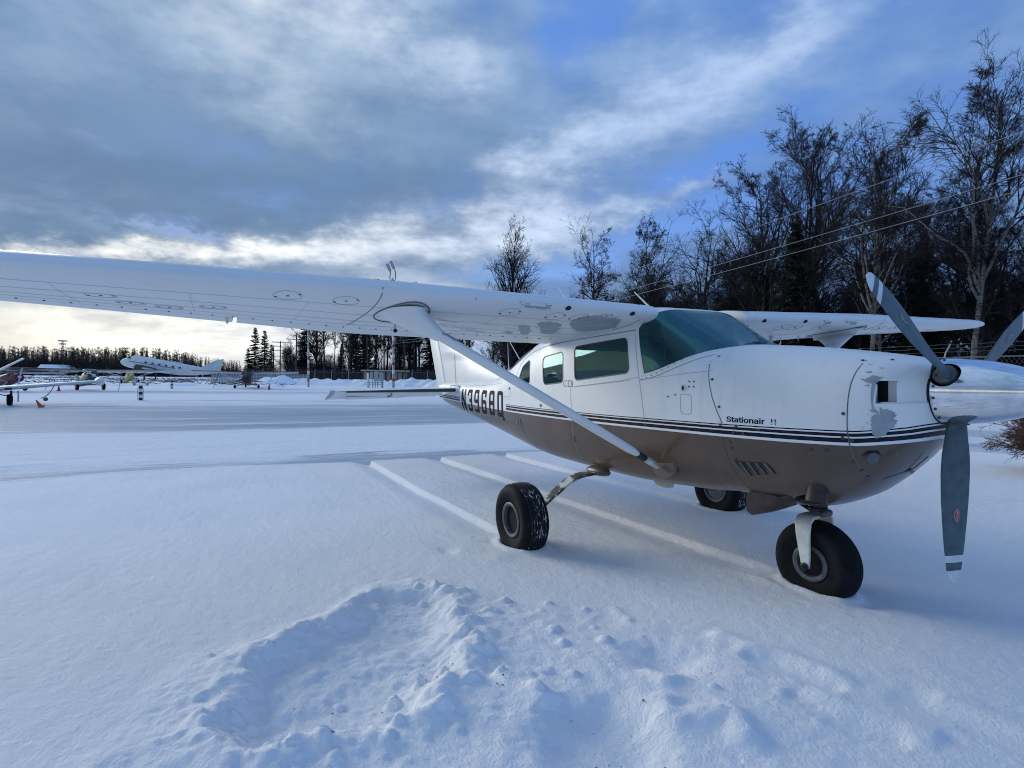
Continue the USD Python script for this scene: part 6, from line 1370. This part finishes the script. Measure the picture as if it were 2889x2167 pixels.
# grove of straight trunks behind the far fence
pg = def_bare('pine_tree', 'straight dark trunk at the left end of the grove behind the far fence', at(92, -27.5, .3), seed=71, h=17, r=.20, lean=.0, limbs=26, lo=.42, ang=1.0, lr=.20, twigs=(8,6,3), trunk='bark', wob=.10, fine=1.8)
ph = def_bare('birch_tree', 'slim pale trunk in the grove behind the far fence', at(93, -24.6, .3), seed=72, h=16, r=.13, lean=.01, limbs=24, lo=.45, ang=.7, lr=.24, twigs=(7,6,3), trunk='greybark', wob=.10, fine=1.8)
GG = 'straight trunks of the grove behind the far fence'; GL = 'straight slender trunk in the grove behind the far fence'
for i in range(64):
    l = rt.uniform(-29.5, -8.0); copy_of([pg, ph, ph, pg, b7][int(rt.integers(5))], 'pine_tree', GL, 'tree', GG, at(92+rt.uniform(0, 22)+(l+20)*-.1, l*(1+rt.uniform(-.02,.12)), None, rt.uniform(.72, 1.08)))
for i in range(9): copy_of([sp1, sp2][i % 2], 'spruce_tree', 'dark spruce among the trunks of the grove behind the far fence', 'tree', 'spruces in the grove', at(95+rt.uniform(0, 14), [-29.8,-28.6,-26.2,-22.0,-18.5,-15.0,-12.5,-10.5,-31.0][i], None, [1.3,1.1,.6,.9,.7,1.2,1.25,1.2,.8][i]))
for i in range(10): copy_of([b9, b5][i % 2], 'bare_tree', 'bare tree on the skyline between the power poles and the grove', 'tree', 'bare skyline trees by the power poles', at(rt.uniform(118, 140), rt.uniform(-50, -36)*1.15, None, rt.uniform(.35, .62)))
# low bare bushes filling the wood's floor, and the far wood: masses that nobody could count
def bush_mesh(seed, h, n, spread, r):
    rg = np.random.default_rng(seed); p0 = np.stack([rg.normal(0, spread*.3, n), rg.normal(0, spread*.3, n), np.full(n, -.1)], 1); d = np.stack([rg.normal(0,.35,n), rg.normal(0,.35,n), np.ones(n)], 1); d /= np.linalg.norm(d, axis=1, keepdims=True)
    L = h*rg.uniform(.5, 1.05, n); A, AR = grow(p0, d, L, np.full(n, r), rg, 6, .12, .02, .35); p, d, l, rr = spawn(A, AR, L, 9, .2, 1.0, .5, .34, .6, rg, .05, .3); B_, BR_ = grow(p, d, l, rr, rg, 4, .2, .03, .4)
    p, d, l, rr = spawn(B_, BR_, l, 4, .2, 1.0, .55, .5, .7, rg, .0, .3); C_, CR_ = grow(p, d, l, np.maximum(rr*.8, r*.25), rg, 3, .2, .0, .6)
    return cat([batch_tubes(A, AR, 4), batch_tubes(B_, BR_, 3), batch_tubes(C_, CR_, 3)])
def scatter(name, label, cat_, meshes, mats, mats4, kind='stuff'):
    path = path_for(None, name); pi = UsdGeom.PointInstancer.Define(stage, path); tag(pi.GetPrim(), label, cat_, kind=kind)
    for i, (m, ma) in enumerate(zip(meshes, mats)):
        usdkit.mesh(stage, '%s/kind_%03d' % (path, i), m, ma, smooth=True); pi.CreatePrototypesRel().AddTarget('%s/kind_%03d' % (path, i))
    pos, sc, rz, idx = mats4
    pi.CreatePositionsAttr(Vt.Vec3fArray([Gf.Vec3f(*map(float, p)) for p in pos])); pi.CreateScalesAttr(Vt.Vec3fArray([Gf.Vec3f(float(s)) for s in sc]))
    pi.CreateOrientationsAttr(Vt.QuathArray([Gf.Quath(math.cos(a/2), 0, 0, math.sin(a/2)) for a in rz])); pi.CreateProtoIndicesAttr(Vt.IntArray([int(i) for i in idx]))
bm = [bush_mesh(s, 3.0, 26, 1.5, .013) for s in (1, 2, 3)]
pos, sc = [], []
for i in range(900):
    d = 15+53*rt.random(); off = rt.uniform(.8, 26); pos.append(site(d+off*.55, line(d)+off*.8)-[0,0,.1]); sc.append(rt.uniform(.6, 1.5)*(1 if off > 3 else .6))
for i in range(150): pos.append(site(rt.uniform(94, 118), rt.uniform(-46,-10))-[0,0,.1]); sc.append(rt.uniform(.8,1.9))
scatter('undergrowth', 'dark tangle of bare bushes on the floor of the wood', 'undergrowth', bm, [mt['twig']]*3, (pos, sc, rt.uniform(0, 6.28, len(pos)), rt.integers(0, 3, len(pos))))
def far_tree(seed, h):
    tr, a, b, c = bare_tree(seed, h, .16, limbs=16, lo=.25, ang=.6, lr=.30, twigs=(6,5,0) if False else (6,5,1), trunk='bark', fine=3.4); tr.vertices; return cat([tr, a, b, c])
ft = [far_tree(s, 12.0) for s in (81, 82, 83)]
sx = spruce(91, 10.0, .15, 1.7, .8, .15)
pos, sc, idx = [], [], []
for i in range(620):
    d = rt.uniform(205, 300); u = rt.uniform(-1.02, -.50); f = sstep(-.52, -.66, u)
    pos.append(site(d, d*u)-[0,0,.3]); sc.append(rt.uniform(.75, 1.12)*(.62+.38*f)*d/250); idx.append(int(rt.integers(3)))
scatter('far_wood', 'far brown leafless wood along the left horizon', 'wood', ft, [mt['twigbrown']]*3, (pos, sc, rt.uniform(0, 6.28, len(pos)), idx))
pos, sc = [], []
for i in range(260):
    d = rt.uniform(198, 235); u = rt.uniform(-1.02, -.46); pos.append(site(d, d*u)-[0,0,.3]); sc.append(rt.uniform(1.6, 2.9)*(.6+.4*sstep(-.5,-.66,u)))
scatter('far_thicket', 'dark thicket at the foot of the far wood', 'wood', [cat([bm[0]]), sx[2]], [mt['twig'], mt['needles']], (pos, [s if i % 4 else s*.34 for i, s in enumerate(sc)], rt.uniform(0, 6.28, len(pos)), [0 if i % 4 else 1 for i in range(len(pos))]))
# dead brown shrub at the right edge of the stand
def shrub():
    P0 = site(7.35, 7.42); P0[2] += .05; rg = np.random.default_rng(17); n = 240
    t = thing('dead_shrub', 'reddish brown dead shrub cut by the right edge beside the road', 'shrub', None, place(P0, 0, 1.12))
    a = rg.uniform(0, 6.28, n); el = rg.uniform(.05, 1.0, n); d = np.stack([np.cos(a)*np.sqrt(1-el**2*.8), np.sin(a)*np.sqrt(1-el**2*.8), el], 1); d /= np.linalg.norm(d, axis=1, keepdims=True)
    L = rg.uniform(.35, .95, n)*(.55+.5*el); A, AR = grow(rg.normal(0, .08, (n,3))*[1,1,.3]+[0,0,.30], d, L, np.full(n, .006), rg, 6, .14, .0, .4)
    p, dd, l, rr = spawn(A, AR, L, 16, .25, 1.0, .6, .22, .6, rg, -.1, .2); B_, BR_ = grow(p, dd, l, np.full(len(l), .0028), rg, 4, .2, -.06, .6)
    p, dd, l, rr = spawn(B_, BR_, l, 5, .2, 1.0, .6, .5, .6, rg, .0, .2); C_, CR_ = grow(p, dd, np.maximum(l, .03), np.full(len(l), .0022), rg, 3, .2, -.04, .7)
    obj(t, 'stems', batch_tubes(A, AR, 5), mt['shrubstem'], True); obj(t, 'dry_twigs', cat([batch_tubes(B_, BR_, 3), batch_tubes(C_, CR_, 3)]), mt['shrubtwig'], True, kind='stuff')
mt['shrubstem'] = plain('brown_shrub_stem', (0.07,0.045,0.035), .85); mt['shrubtwig'] = plain('rusty_dry_twigs', (0.095,0.045,0.035), .9, var=.4, vscale=3)
shrub()
